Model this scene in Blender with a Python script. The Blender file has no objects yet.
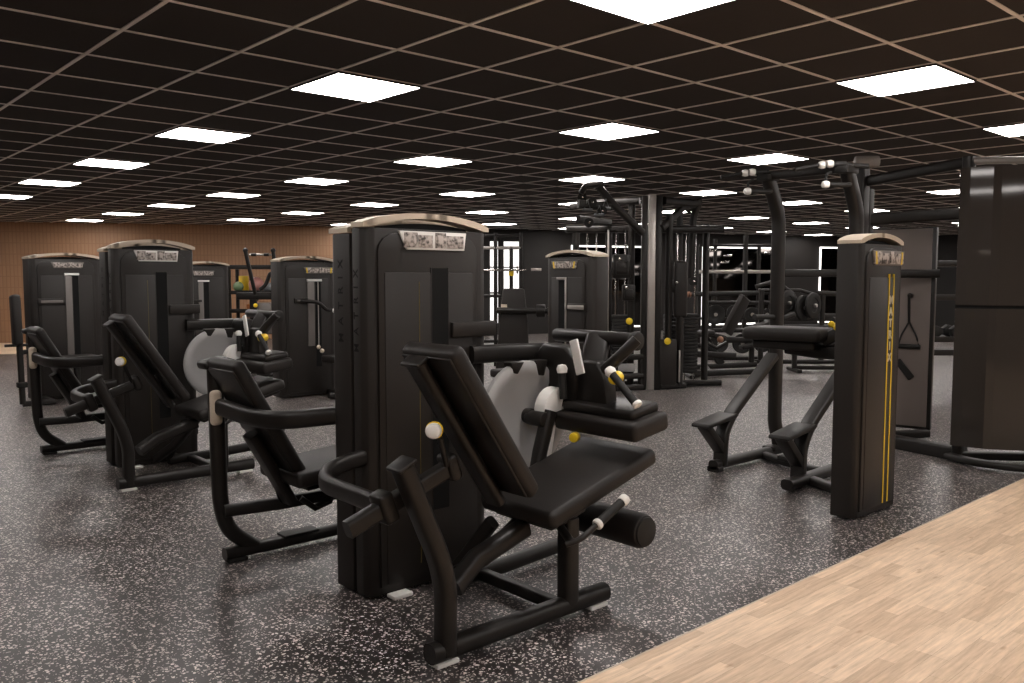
import bpy, bmesh, math, random
from mathutils import Vector, Matrix
random.seed(7)
PI = math.pi
C = bpy.context.scene.collection
V = Vector

# ------------------------------------------------------------------ materials
def mat(name, col, rough=.5, metal=0., spec=.5, emit=None, estr=0., noise=0., nscale=40.):
    m = bpy.data.materials.new(name); m.use_nodes = True
    nt = m.node_tree; b = nt.nodes['Principled BSDF']
    b.inputs['Base Color'].default_value = (*col, 1)
    b.inputs['Roughness'].default_value = rough
    b.inputs['Metallic'].default_value = metal
    b.inputs['Specular IOR Level'].default_value = spec
    if emit:
        b.inputs['Emission Color'].default_value = (*emit, 1)
        b.inputs['Emission Strength'].default_value = estr
    if noise:
        tc = nt.nodes.new('ShaderNodeTexCoord'); n = nt.nodes.new('ShaderNodeTexNoise')
        n.inputs['Scale'].default_value = nscale; n.inputs['Detail'].default_value = 4
        bp = nt.nodes.new('ShaderNodeBump'); bp.inputs['Strength'].default_value = noise; bp.inputs['Distance'].default_value = .002
        nt.links.new(tc.outputs['Object'], n.inputs['Vector'])
        nt.links.new(n.outputs['Fac'], bp.inputs['Height']); nt.links.new(bp.outputs['Normal'], b.inputs['Normal'])
        mr = nt.nodes.new('ShaderNodeMapRange')
        mr.inputs['To Min'].default_value = max(.05, rough-.06); mr.inputs['To Max'].default_value = min(1, rough+.06)
        nt.links.new(n.outputs['Fac'], mr.inputs['Value']); nt.links.new(mr.outputs['Result'], b.inputs['Roughness'])
    return m

M = {}
M['shroud'] = mat('shroud plastic', (.0148, .0117, .0098), .50, 0, .36, noise=.15, nscale=120)
M['panel'] = mat('front panel plastic', (.0145, .0117, .0099), .44, 0, .4, noise=.1, nscale=120)
M['steel'] = mat('black powder coated steel', (.0098, .0079, .0067), .42, 0, .36, noise=.12, nscale=200)
M['vinyl'] = mat('black upholstery vinyl', (.0122, .0096, .0082), .52, 0, .36, noise=.25, nscale=260)
M['rubber'] = mat('black rubber', (.012, .011, .010), .6, 0, .35)
M['void'] = mat('black recess', (.004, .004, .004), .7, 0, .2)
M['beige'] = mat('beige cap plastic', (.56, .47, .37), .45, 0, .4)
M['silver'] = mat('silver grey plate', (.34, .335, .33), .45, .1, .5)
M['alu'] = mat('satin aluminium', (.42, .39, .36), .38, .7, .5)
M['rail'] = mat('grey slot rail', (.16, .145, .135), .4, .3, .5)
M['chrome'] = mat('chrome', (.6, .57, .54), .2, 1.)
M['rollergrey'] = mat('pale grey foam', (.30, .27, .25), .6)
M['olive'] = mat('dull yellow line', (.16, .115, .02), .5)
M['white'] = mat('white plastic', (.80, .78, .75), .4)
M['yellow'] = mat('yellow plastic', (.82, .57, .02), .4)
M['glyph'] = mat('raised letter dark', (.0035, .0025, .0022), .6, 0, .2)
M['glyphw'] = mat('letter pale', (.62, .56, .42), .5)
M['smoke'] = mat('smoke tinted shroud', (.036, .031, .0275), .05, 0, .28)
M['greyboard'] = mat('grey storage board', (.19, .158, .14), .6)
M['darkwall'] = mat('charcoal wall paint', (.017, .0148, .0135), .6, 0, .3, noise=.2, nscale=30)
M['tile'] = mat('black ceiling tile', (.047, .0405, .0375), .9, 0, .15, noise=.3, nscale=90)
M['tbar'] = mat('ceiling grid bar', (.86, .79, .745), .5, .0, .4)
M['lamp'] = mat('light diffuser', (.9, .9, .9), .5, emit=(1, .935, .895), estr=21.5)
M['led'] = mat('led strip', (.9, .9, .9), .5, emit=(1, .95, .9), estr=2.2)
M['mirror'] = mat('mirror glass', (.04, .037, .035), .08, 1.)
M['pane'] = mat('daylit window pane', (.9, .9, .9), .3, emit=(1, .97, .94), estr=1.1)
M['orange'] = mat('orange rubber', (.5, .16, .03), .5)
M['pink'] = mat('pink ball', (.55, .25, .22), .4)
M['green'] = mat('green ball', (.13, .20, .10), .4)
M['bluegrey'] = mat('grey foam', (.16, .17, .18), .6)
M['brownw'] = mat('brown bar end', (.22, .10, .055), .5)
M['plaster'] = mat('pale plaster', (.30, .26, .23), .7)

def nodes_of(name, rough):
    m = bpy.data.materials.new(name); m.use_nodes = True
    nt = m.node_tree; b = nt.nodes['Principled BSDF']; b.inputs['Roughness'].default_value = rough
    return m, nt, b

def floor_rubber():
    m, nt, b = nodes_of('speckled rubber', .36); N = nt.nodes.new; L = nt.links.new
    tc = N('ShaderNodeTexCoord')
    nz = N('ShaderNodeTexNoise'); nz.inputs['Scale'].default_value = 55; nz.inputs['Detail'].default_value = 2
    L(tc.outputs['Object'], nz.inputs['Vector'])
    mixv = N('ShaderNodeMix'); mixv.data_type = 'VECTOR'; mixv.inputs['Factor'].default_value = .018
    L(tc.outputs['Object'], mixv.inputs[4]); L(nz.outputs['Color'], mixv.inputs[5])
    facs = []
    for sc, th, keep in ((60, .0062, .42), (110, .0033, .42)):
        v = N('ShaderNodeTexVoronoi'); v.inputs['Scale'].default_value = sc
        L(mixv.outputs[1], v.inputs['Vector'])
        lt = N('ShaderNodeMath'); lt.operation = 'LESS_THAN'; lt.inputs[1].default_value = th*sc
        L(v.outputs['Distance'], lt.inputs[0])
        sep = N('ShaderNodeSeparateColor'); L(v.outputs['Color'], sep.inputs['Color'])
        k = N('ShaderNodeMath'); k.operation = 'LESS_THAN'; k.inputs[1].default_value = keep
        L(sep.outputs['Red'], k.inputs[0])
        mu = N('ShaderNodeMath'); mu.operation = 'MULTIPLY'
        L(lt.outputs[0], mu.inputs[0]); L(k.outputs[0], mu.inputs[1])
        sh = N('ShaderNodeMath'); sh.operation = 'MULTIPLY_ADD'; sh.inputs[1].default_value = .6; sh.inputs[2].default_value = .45
        L(sep.outputs['Green'], sh.inputs[0])
        m2 = N('ShaderNodeMath'); m2.operation = 'MULTIPLY'
        L(mu.outputs[0], m2.inputs[0]); L(sh.outputs[0], m2.inputs[1])
        facs.append(m2)
    mx = N('ShaderNodeMath'); mx.operation = 'MAXIMUM'
    L(facs[0].outputs[0], mx.inputs[0]); L(facs[1].outputs[0], mx.inputs[1])
    mix = N('ShaderNodeMix'); mix.data_type = 'RGBA'
    L(mx.outputs[0], mix.inputs[0])
    mix.inputs[6].default_value = (.022, .0175, .0172, 1); mix.inputs[7].default_value = (.78, .695, .645, 1)
    L(mix.outputs[2], b.inputs['Base Color'])
    b.inputs['Specular IOR Level'].default_value = .62
    bp = N('ShaderNodeBump'); bp.inputs['Strength'].default_value = .25; bp.inputs['Distance'].default_value = .002
    n2 = N('ShaderNodeTexNoise'); n2.inputs['Scale'].default_value = 160
    L(tc.outputs['Object'], n2.inputs['Vector']); L(n2.outputs['Fac'], bp.inputs['Height']); L(bp.outputs['Normal'], b.inputs['Normal'])
    return m
M['floor'] = floor_rubber()

def wood():
    m, nt, b = nodes_of('light wood planks', .55); N = nt.nodes.new; L = nt.links.new
    tc = N('ShaderNodeTexCoord')
    br = N('ShaderNodeTexBrick'); br.offset = .37; br.offset_frequency = 3
    br.inputs['Scale'].default_value = 1; br.inputs['Brick Width'].default_value = .46; br.inputs['Row Height'].default_value = .062
    br.inputs['Mortar Size'].default_value = .0005; br.inputs['Mortar Smooth'].default_value = .3
    br.inputs['Color1'].default_value = (.80, .615, .445, 1); br.inputs['Color2'].default_value = (.60, .435, .30, 1)
    br.inputs['Mortar'].default_value = (.36, .25, .17, 1); br.inputs['Bias'].default_value = -.15
    L(tc.outputs['Object'], br.inputs['Vector'])
    mp = N('ShaderNodeMapping'); mp.inputs['Scale'].default_value = (2.2, 26, 1)
    L(tc.outputs['Object'], mp.inputs['Vector'])
    nz = N('ShaderNodeTexNoise'); nz.inputs['Scale'].default_value = 2.2; nz.inputs['Detail'].default_value = 7; nz.inputs['Roughness'].default_value = .65
    L(mp.outputs['Vector'], nz.inputs['Vector'])
    rp = N('ShaderNodeValToRGB'); rp.color_ramp.elements[0].position = .3; rp.color_ramp.elements[0].color = (.66, .62, .58, 1)
    rp.color_ramp.elements[1].position = .68; rp.color_ramp.elements[1].color = (1.12, 1.1, 1.08, 1)
    L(nz.outputs['Fac'], rp.inputs['Fac'])
    mu = N('ShaderNodeMix'); mu.data_type = 'RGBA'; mu.blend_type = 'MULTIPLY'; mu.inputs[0].default_value = .85
    L(br.outputs['Color'], mu.inputs[6]); L(rp.outputs['Color'], mu.inputs[7])
    # knots
    mk = N('ShaderNodeMapping'); mk.inputs['Scale'].default_value = (4, 11, 1); L(tc.outputs['Object'], mk.inputs['Vector'])
    vo = N('ShaderNodeTexVoronoi'); vo.inputs['Scale'].default_value = 1.0; L(mk.outputs['Vector'], vo.inputs['Vector'])
    kr = N('ShaderNodeValToRGB'); kr.color_ramp.elements[0].position = .03; kr.color_ramp.elements[0].color = (.6, .5, .42, 1)
    kr.color_ramp.elements[1].position = .13; kr.color_ramp.elements[1].color = (1, 1, 1, 1)
    L(vo.outputs['Distance'], kr.inputs['Fac'])
    m3 = N('ShaderNodeMix'); m3.data_type = 'RGBA'; m3.blend_type = 'MULTIPLY'; m3.inputs[0].default_value = .7
    L(mu.outputs[2], m3.inputs[6]); L(kr.outputs['Color'], m3.inputs[7])
    L(m3.outputs[2], b.inputs['Base Color'])
    return m
M['wood'] = wood()

def tanwall():
    m, nt, b = nodes_of('tan slatted wall', .6); N = nt.nodes.new; L = nt.links.new
    tc = N('ShaderNodeTexCoord')
    mp = N('ShaderNodeMapping'); mp.inputs['Rotation'].default_value = (PI/2, 0, 0)
    L(tc.outputs['Object'], mp.inputs['Vector'])
    br = N('ShaderNodeTexBrick'); br.offset = 0
    br.inputs['Scale'].default_value = 1; br.inputs['Brick Width'].default_value = .075; br.inputs['Row Height'].default_value = .24
    br.inputs['Mortar Size'].default_value = .014; br.inputs['Mortar Smooth'].default_value = .6
    br.inputs['Color1'].default_value = (.33, .185, .10, 1); br.inputs['Color2'].default_value = (.30, .165, .088, 1)
    br.inputs['Mortar'].default_value = (.265, .142, .075, 1)
    L(mp.outputs['Vector'], br.inputs['Vector'])
    L(br.outputs['Color'], b.inputs['Base Color'])
    bp = N('ShaderNodeBump'); bp.inputs['Strength'].default_value = .15; bp.inputs['Distance'].default_value = .006; bp.invert = True
    L(br.outputs['Fac'], bp.inputs['Height']); L(bp.outputs['Normal'], b.inputs['Normal'])
    return m
M['tanwall'] = tanwall()

def placard():
    m, nt, b = nodes_of('instruction placard print', .45); N = nt.nodes.new; L = nt.links.new
    tc = N('ShaderNodeTexCoord')
    v = N('ShaderNodeTexVoronoi'); v.inputs['Scale'].default_value = 42; v.feature = 'F1'
    L(tc.outputs['Object'], v.inputs['Vector'])
    n = N('ShaderNodeTexNoise'); n.inputs['Scale'].default_value = 48; n.inputs['Detail'].default_value = 3
    L(tc.outputs['Object'], n.inputs['Vector'])
    r = N('ShaderNodeValToRGB'); r.color_ramp.elements[0].position = .36; r.color_ramp.elements[0].color = (.05, .04, .035, 1)
    r.color_ramp.elements[1].position = .58; r.color_ramp.elements[1].color = (.50, .44, .40, 1)
    L(n.outputs['Fac'], r.inputs['Fac'])
    mu = N('ShaderNodeMix'); mu.data_type = 'RGBA'; mu.blend_type = 'MULTIPLY'; mu.inputs[0].default_value = .0
    L(r.outputs['Color'], mu.inputs[6]); L(v.outputs['Color'], mu.inputs[7])
    L(mu.outputs[2], b.inputs['Base Color'])
    return m
M['placard'] = placard()

# ------------------------------------------------------------------ mesh builder
def frame(o, x=(1, 0, 0), z=(0, 0, 1)):
    x = V(x).normalized(); z = V(z).normalized()
    y = z.cross(x).normalized(); z = x.cross(y).normalized()
    m = Matrix((x, y, z)).transposed().to_4x4(); m.translation = V(o)
    return m

def fillet(pts, r, n=5):
    pts = [V(p) for p in pts]; out = [pts[0]]
    for i in range(1, len(pts)-1):
        a, b, c = pts[i-1], pts[i], pts[i+1]
        d0 = (a-b); d1 = (c-b)
        k = min(r, d0.length*.48, d1.length*.48)
        p0 = b+d0.normalized()*k; p1 = b+d1.normalized()*k
        for j in range(n+1):
            t = j/n
            out.append(p0*(1-t)**2 + b*2*t*(1-t) + p1*t*t)
    out.append(pts[-1]); return out

class MB:
    def __init__(s, mtx=None):
        s.bm = bmesh.new(); s.mtx = mtx
    def merge(s, b, m=None):
        if m is not None:
            b.transform(m)
            if m.determinant() < 0: bmesh.ops.reverse_faces(b, faces=b.faces[:])
        if s.mtx is not None: b.transform(s.mtx)
        me = bpy.data.meshes.new('t'); b.to_mesh(me); b.free(); s.bm.from_mesh(me); bpy.data.meshes.remove(me)
        return s
    def box(s, x0, x1, y0, y1, z0, z1, bev=.004, m=None, seg=2):
        b = bmesh.new(); bmesh.ops.create_cube(b, size=1)
        sc = Matrix.Diagonal((abs(x1-x0), abs(y1-y0), abs(z1-z0), 1)); sc.translation = V(((x0+x1)/2, (y0+y1)/2, (z0+z1)/2))
        b.transform(sc)
        if bev: bmesh.ops.bevel(b, geom=b.edges[:], offset=min(bev, .45*min(abs(x1-x0), abs(y1-y0), abs(z1-z0))), segments=seg, profile=.5, affect='EDGES', clamp_overlap=True)
        return s.merge(b, m)
    def slab(s, c, x, z, lx, ly, lz, bev=.02, seg=3):      # oriented padded block centred on c
        return s.box(-lx/2, lx/2, -ly/2, ly/2, -lz/2, lz/2, bev, frame(c, x, z), seg)
    def prism(s, poly, d0, d1, m=None, bev=0., seg=2):      # polygon in XY extruded along Z
        b = bmesh.new()
        vs = [b.verts.new((p[0], p[1], d0)) for p in poly]; f = b.faces.new(vs)
        r = bmesh.ops.extrude_face_region(b, geom=[f])
        bmesh.ops.translate(b, vec=(0, 0, d1-d0), verts=[e for e in r['geom'] if isinstance(e, bmesh.types.BMVert)])
        bmesh.ops.recalc_face_normals(b, faces=b.faces[:])
        if bev: bmesh.ops.bevel(b, geom=b.edges[:], offset=bev, segments=seg, profile=.5, affect='EDGES', clamp_overlap=True)
        return s.merge(b, m)
    def sweep(s, path, w, h, up=(0, 0, 1), r=None, n=3, fil=0.):   # rounded rectangle section w (side) x h (up)
        if fil: path = fillet(path, fil)
        path = [V(p) for p in path]; up = V(up)
        r = min(w, h)*.3 if r is None else min(r, min(w, h)*.499)
        prof = []
        for cx, cy, a0 in ((w/2-r, h/2-r, 0), (-w/2+r, h/2-r, PI/2), (-w/2+r, -h/2+r, PI), (w/2-r, -h/2+r, 1.5*PI)):
            for j in range(n+1):
                a = a0+PI/2*j/n; prof.append((cx+r*math.cos(a), cy+r*math.sin(a)))
        b = bmesh.new(); rings = []
        for i, p in enumerate(path):
            t = (path[min(i+1, len(path)-1)]-path[max(i-1, 0)]).normalized()
            u = up if abs(t.dot(up)) < .97 else V((1, 0, 0)) if abs(t.x) < .9 else V((0, 1, 0))
            sd = t.cross(u).normalized(); uu = sd.cross(t).normalized()
            rings.append([b.verts.new(p+sd*a+uu*c) for a, c in prof])
        k = len(prof)
        for i in range(len(rings)-1):
            for j in range(k): b.faces.new((rings[i][j], rings[i][(j+1) % k], rings[i+1][(j+1) % k], rings[i+1][j]))
        b.faces.new(rings[0][::-1]); b.faces.new(rings[-1])
        bmesh.ops.recalc_face_normals(b, faces=b.faces[:])
        return s.merge(b)
    def tube(s, path, r, fil=0., n=4):
        return s.sweep(path, 2*r, 2*r, r=r*.999, n=n, fil=fil)
    def lathe(s, p0, p1, prof, seg=24):                     # prof: (t along metres from p0, radius)
        p0 = V(p0); p1 = V(p1); d = (p1-p0).normalized()
        a = d.orthogonal().normalized(); c = d.cross(a)
        b = bmesh.new(); rings = []
        for t, r in prof:
            q = p0+d*t
            if r < 1e-6: rings.append([b.verts.new(q)])
            else: rings.append([b.verts.new(q+(a*math.cos(2*PI*j/seg)+c*math.sin(2*PI*j/seg))*r) for j in range(seg)])
        for i in range(len(rings)-1):
            A, B = rings[i], rings[i+1]
            for j in range(seg):
                k = (j+1) % seg
                if len(A) == 1 and len(B) > 1: b.faces.new((A[0], B[j], B[k]))
                elif len(B) == 1 and len(A) > 1: b.faces.new((A[j], A[k], B[0]))
                elif len(A) > 1: b.faces.new((A[j], A[k], B[k], B[j]))
        if len(rings[0]) > 1: b.faces.new(rings[0][::-1])
        if len(rings[-1]) > 1: b.faces.new(rings[-1])
        bmesh.ops.recalc_face_normals(b, faces=b.faces[:])
        return s.merge(b)
    def cyl(s, p0, p1, r, seg=24, bev=.006):
        L = (V(p1)-V(p0)).length; e = min(bev, r*.5, L*.4)
        return s.lathe(p0, p1, [(0, 0), (0, r-e), (e*.3, r-e*.3), (e, r), (L-e, r), (L-e*.3, r-e*.3), (L, r-e), (L, 0)], seg)
    def ball(s, c, r, sx=1, sy=1, sz=1, seg=20):
        b = bmesh.new(); bmesh.ops.create_uvsphere(b, u_segments=seg, v_segments=seg//2, radius=r)
        m = Matrix.Diagonal((sx, sy, sz, 1)); m.translation = V(c)
        return s.merge(b, m)
    def text(s, body, size, depth, m, space=1., bold=0.):
        cu = bpy.data.curves.new('txt', 'FONT'); cu.body = body; cu.size = size; cu.extrude = depth; cu.offset = bold
        cu.align_x = 'CENTER'; cu.align_y = 'CENTER'; cu.space_character = space
        o = bpy.data.objects.new('txt', cu); C.objects.link(o)
        dg = bpy.context.evaluated_depsgraph_get(); dg.update()
        me = bpy.data.meshes.new_from_object(o.evaluated_get(dg))
        b = bmesh.new(); b.from_mesh(me)
        bpy.data.objects.remove(o); bpy.data.meshes.remove(me); bpy.data.curves.remove(cu)
        return s.merge(b, m)

ROOT = {}
def _link(name, mb, m, org):
    me = bpy.data.meshes.new(name)
    bmesh.ops.translate(mb.bm, vec=-V(org), verts=mb.bm.verts[:])
    for f in mb.bm.faces: f.smooth = True
    mb.bm.to_mesh(me); mb.bm.free()
    me.set_sharp_from_angle(angle=math.radians(42))
    me.materials.append(M[m] if isinstance(m, str) else m)
    o = bpy.data.objects.new(name, me); C.objects.link(o)
    return o
def thing(name, label, cat, loc, group=None):
    o = bpy.data.objects.new(name, None); C.objects.link(o); o.location = V(loc)
    o['label'] = label; o['category'] = cat
    if group: o['group'] = group
    return o
def org_of(p):
    while p.parent: p = p.parent
    return V(p.location)
def part(name, mb, m, parent, label=None):
    o = _link(name, mb, m, org_of(parent)); o.parent = parent
    if label: o['label'] = label
    return o
def solo(name, mb, m, loc, label, cat, group=None, kind=None):
    o = _link(name, mb, m, V(loc)); o.location = V(loc)
    o['label'] = label; o['category'] = cat
    if group: o['group'] = group
    if kind: o['kind'] = kind
    return o
def struct(name, mb, m, parent=None, loc=(0, 0, 0)):
    o = _link(name, mb, m, V(loc) if parent is None else org_of(parent))
    if parent: o.parent = parent
    else: o.location = V(loc); o['kind'] = 'structure'
    return o
def dup(o, parent=None, delta=None, label=None, group=None):
    c = o.copy(); C.objects.link(c)
    if parent: c.parent = parent
    if delta is not None: c.location = V(o.location)+V(delta)
    if label: c['label'] = label
    if group: c['group'] = group
    for ch in list(o.children): dup(ch, c)
    return c

# ------------------------------------------------------------------ the room
H = 2.6036          # ceiling height
T = .6              # ceiling tile
GX, GY = 2.3953*T, 7.39093*T
CAMH = 1.40
def tan_y(x): return 21.03-.5536*(x-4.18)
def dark_y(x): return 15.75-.385*(x-14.3)
XJ = 13.0           # where the dark wall starts
EDGE = 1.97

b = MB(); b.prism([(-4, EDGE), (26, EDGE), (26, 11.3), (XJ, dark_y(XJ)+.1), (XJ, tan_y(XJ)+.1), (-4, tan_y(-4)+.1)], -.08, 0); struct('floor', b, 'floor')
b = MB(); b.box(-4, 26, -6, EDGE, -.08, .001, 0); struct('floor_wood', b, 'wood')
b = MB(); b.box(-4, 26, EDGE-.004, EDGE+.004, -.01, .003, .001); struct('trim_1', b, 'beige')
# wood strip in front of the tan wall
tl = V((6.16, -3.41, 0)).normalized()
b = MB(frame((4.18, 21.03, 0), tl, (0, 0, 1))); b.box(-9, 4.6, -3.0, 0, -.05, .004, 0); struct('floor_entrance', b, 'wood')
fo = frame((4.18, 21.03, 0), tl, (0, 0, 1))
b = MB(); b.box(-9.4, 10.2, 0, .15, 0, H+.1, 0); wl = _link('wall_left', b, 'tanwall', (0, 0, 0)); wl.matrix_world = fo; wl['kind'] = 'structure'
td = V((1, -.385, 0)).normalized()
fd = frame((XJ, dark_y(XJ), 0), td, (0, 0, 1))
b = MB(fd)
WIN = [(.72, 1.0), (1.08, 1.62)]
b.box(-.15, .72, 0, .15, 0, H+.1, 0); b.box(1.62, 14, 0, .15, 0, H+.1, 0); b.box(1.0, 1.08, 0, .15, 0, H+.1, 0)
for x0, x1 in WIN: b.box(x0, x1, 0, .15, 0, .25, 0); b.box(x0, x1, 0, .15, 2.35, H+.1, 0)
struct('wall_back', b, 'darkwall')
b = MB(); b.box(XJ-.05, XJ+.05, dark_y(XJ)-.05, tan_y(XJ)+.2, 0, H+.1, 0) ; struct('wall_return', b, 'darkwall')
b = MB(); b.box(25, 25.15, -6, 11.6, 0, H+.1, 0); struct('wall_right', b, 'darkwall')
b = MB(); b.box(-4, 25.15, -6.15, -6, 0, H+.1, 0); struct('wall_front', b, 'plaster')
b = MB(); b.box(-4.15, -4, -6.15, 26, 0, H+.1, 0); struct('wall_side', b, 'plaster')
for i, (x0, x1) in enumerate(WIN):
    b = MB(fd); b.box(x0, x1, .09, .10, .25, 2.35, 0); w = _link('window_%d' % (i+1), b, 'pane', (0, 0, 0)); w['kind'] = 'structure'
    b = MB(fd)
    for a, c, e, f in ((x0, x0+.03, .25, 2.35), (x1-.03, x1, .25, 2.35), (x0, x1, .25, .29), (x0, x1, 2.31, 2.35), (x0, x1, 1.02, 1.06), (x0, x1, 1.66, 1.69)):
        b.box(a, c, .04, .085, e, f, .004)
    struct('window_frame', b, 'steel', w)

# ceiling: tiles slab and exposed T bars
b = MB(); b.box(-4.1, 26, -6.1, 26, H+.005, H+.1, 0); ce = _link('ceiling', b, 'tile', (0, 0, 0)); ce['kind'] = 'structure'
b = MB()
for k in range(-8, 42):
    x = T*k+GX
    if -4 < x < 25: b.box(x-.0105, x+.0105, -6, 25.5, H, H+.03, 0)
struct('ceiling_grid', b, 'tbar', ce)
b = MB()
for k in range(-17, 36):
    y = T*k+GY
    if -6 < y < 25.5: b.box(-4, 25, y-.0105, y+.0105, H+.0005, H+.03, 0)
struct('ceiling_grid', b, 'tbar', ce)

ORD = ['first', 'second', 'third', 'fourth', 'fifth', 'sixth', 'seventh', 'eighth', 'ninth', 'tenth', 'eleventh']
ROWN = {2: 'leftmost row', 6: 'second row from left', 10: 'third row from left', 14: 'fourth row from left', 18: 'fifth row from left',
        22: 'sixth row from left', 26: 'seventh row from left', 30: 'eighth row from left', 34: 'ninth row from left', -2: 'row outside left edge', -6: 'far outside row'}
def inside(x, y, m=.5):
    return y < min(tan_y(x), 99)-m if x < XJ else y < dark_y(x)-m
proto = None
for a in range(-2, 35, 4):
    n = 0
    for bb in range(-12, 29, 4):
        x = T*(a+.5)+GX; y = T*(bb+.5)+GY
        if not inside(x, y) or x > 24.5: continue
        if a == -2 and bb > 16: continue
        lab = 'square white ceiling light panel, %s from near end of %s' % (ORD[n], ROWN[a]); n += 1
        if proto is None:
            proto = thing('ceiling_light', lab, 'ceiling light', (x, y, H), 'square ceiling light panels')
            f = MB()
            for x0, x1, y0, y1 in ((-.3, .3, -.3, -.292), (-.3, .3, .292, .3), (-.3, -.292, -.292, .292), (.292, .3, -.292, .292)):
                f.box(x+x0, x+x1, y+y0, y+y1, H-.012, H+.004, 0)
            part('light_frame', f, 'steel', proto)
            f = MB(); f.box(x-.291, x+.291, y-.291, y+.291, H-.010, H, 0); part('diffuser', f, 'lamp', proto)
        else:
            dup(proto, None, V((x, y, H))-V(proto.location), lab)

# ------------------------------------------------------------------ weight tower (local: x along face, y=0 face looking to -y, depth +y)
def tower(root, m, w, d, TH=1.61, cham=.055, plac=(.16, .50, 1.50, 1.575), slot=(.33, .42, .35, 1.42), rail=None, plate=None, thin=None,
          side_text=None, front_text=False, peak=.05, label=None, plac_tone='white'):
    b = MB(m)
    poly = [(0, d), (0, cham), (cham*.35, cham*.3), (cham, 0), (w-cham, 0), (w-cham*.35, cham*.3), (w, cham), (w, d)]
    b.prism(poly, .012, TH, None, .006)
    tw = part('weight_tower', b, 'shroud', root, label)
    # arched beige cap: thick at both shoulders, thin over the crown, with a dark slot under it
    b = MB(m); n = 18; top = []; low = []
    for i in range(n+1):
        t = i/n; x = -.006+(w+.012)*t; k = 1-(2*t-1)**2
        top.append((x, TH+.022+peak*k**.8)); low.append((x, TH+.002+(peak-.004)*max(0, k-.16)/.84 if k > .16 else TH+.002))
    mm = Matrix(((1, 0, 0, 0), (0, 0, 1, 0), (0, 1, 0, 0), (0, 0, 0, 1)))
    for i in range(n):
        b2 = [top[i], top[i+1], low[i+1], low[i]]
        b.prism(b2, .004, d-.004, mm)
    bmesh.ops.remove_doubles(b.bm, verts=b.bm.verts[:], dist=.0004)
    part('top_cap', b, 'beige', tw, 'beige arched cap')
    b = MB(m)
    pts = [(w*.16+w*.68*i/12, TH+.001+(peak-.012)*max(0, (1-(2*(.16+.68*i/12)-1)**2)-.30)) for i in range(13)]
    b.prism([(w*.16, TH-.004)]+pts+[(w*.84, TH-.004)], d*.3, d-.01, mm)
    part('cap_core', b, 'void', tw)
    # raised front panel with arched shoulders
    b = MB(m); x0, x1 = cham+.012, w-cham-.035
    arc = [(x0, .05), (x1, .05), (x1, TH-.10)]+[(x1-.10+.10*math.cos(a), TH-.10+.08*math.sin(a)) for a in (PI/8, PI/4, 3*PI/8, PI/2)] + \
          [(x0+.10-.10*math.sin(a), TH-.10+.08*math.cos(a)) for a in (0, PI/8, PI/4, 3*PI/8)]+[(x0, TH-.10)]
    b.prism(arc, -.012, .004, mm, .004)
    b.box(x0+.03, x1-.03, -.016, 0, .06, TH-.19, .004)
    part('front_panel', b, 'panel', tw)
    if slot:
        b = MB(m); b.box(slot[0], slot[1], -.0185, .0, slot[2], slot[3], 0); part('weight_slot', b, 'void', tw)
        b = MB(m)
        b.box(slot[0]-.006, slot[0], -.0185, .0, slot[2], slot[3]+.004, .002); b.box(slot[1], slot[1]+.006, -.0185, .0, slot[2], slot[3]+.004, .002)
        part('slot_edge', b, 'panel', tw)
    if rail:
        b = MB(m); b.box(rail[0], rail[1], -.03, .0, rail[2], rail[3], .003); part('guide_rail', b, 'rail', tw, 'grey guide rail')
        b = MB(m); b.box(rail[0]-.005, slot[1]+.01, -.034, -.01, slot[3]+.004, slot[3]+.03, .004); part('slot_lip', b, 'white', tw, 'pale lip over the slot')
    if plate:
        b = MB(m); b.box(plate[0], plate[1], -.035, -.0, plate[2], plate[3], .006); o = part('range_bar', b, 'panel', tw)
        if rail:
            b = MB(m); b.box(plate[0]+.03, plate[1]-.02, -.040, -.03, plate[2]+.02, plate[3]-.02, .003); part('range_bar_inlay', b, 'rail', tw)
    if thin is not None:
        b = MB(m); b.box(thin, thin+.002, -.0175, 0, .12, TH-.23, 0); part('accent_line', b, 'olive', tw, 'thin yellow line')
    # placard
    px0, px1, pz0, pz1 = plac; mz = (pz0+pz1)/2; iw = (px1-px0)
    outer = [(px0, pz1), (px1, pz1), (px1-.012 if plac_tone == 'white' else px1-.03, pz0), (px0+.04 if plac_tone == 'white' else px0+.03, pz0)]
    b = MB(m); b.prism(outer, -.021, -.008, mm, .002); part('placard_bezel', b, 'white' if plac_tone == 'white' else 'rail', tw, 'pale placard frame')
    b = MB(m); g = .009
    xs = px0+.045
    b.box(xs-.02, px0+iw*.26, -.0235, -.01, pz0+g, pz1-g*.6, .001); b.box(px0+iw*.27, px0+iw*.48, -.0235, -.01, pz0+g, pz1-g*1.7, .001)
    b.box(px0+iw*.52, px0+iw*.68, -.0235, -.01, pz0+g, pz1-g*.4, .001); b.box(px0+iw*.69, px1-g*2, -.0235, -.01, pz0+g, pz1-g*1.7, .001)
    part('exercise_diagram', b, 'placard', tw)
    if plac_tone == 'gold':
        b = MB(m)
        for xx, sg in ((px0+.025, 1), (px1-.045, -1)):
            b.prism([(xx, pz1-.006), (xx+.018, pz1-.006), (xx+.018+.01*sg, pz0+.006), (xx+.01*sg, pz0+.006)], -.0245, -.012, mm)
        part('placard_flash', b, 'yellow', tw, 'amber side bars')
    if side_text:
        z0, z1, yy, sz = side_text
        b = MB(m); b.text('MATRIX', sz, .0005, frame((-.0002, yy, (z0+z1)/2), (0, 0, 1), (-1, 0, 0)), 2.4, .001); part('side_lettering', b, 'glyph', tw, 'dark raised vertical lettering')
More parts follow.
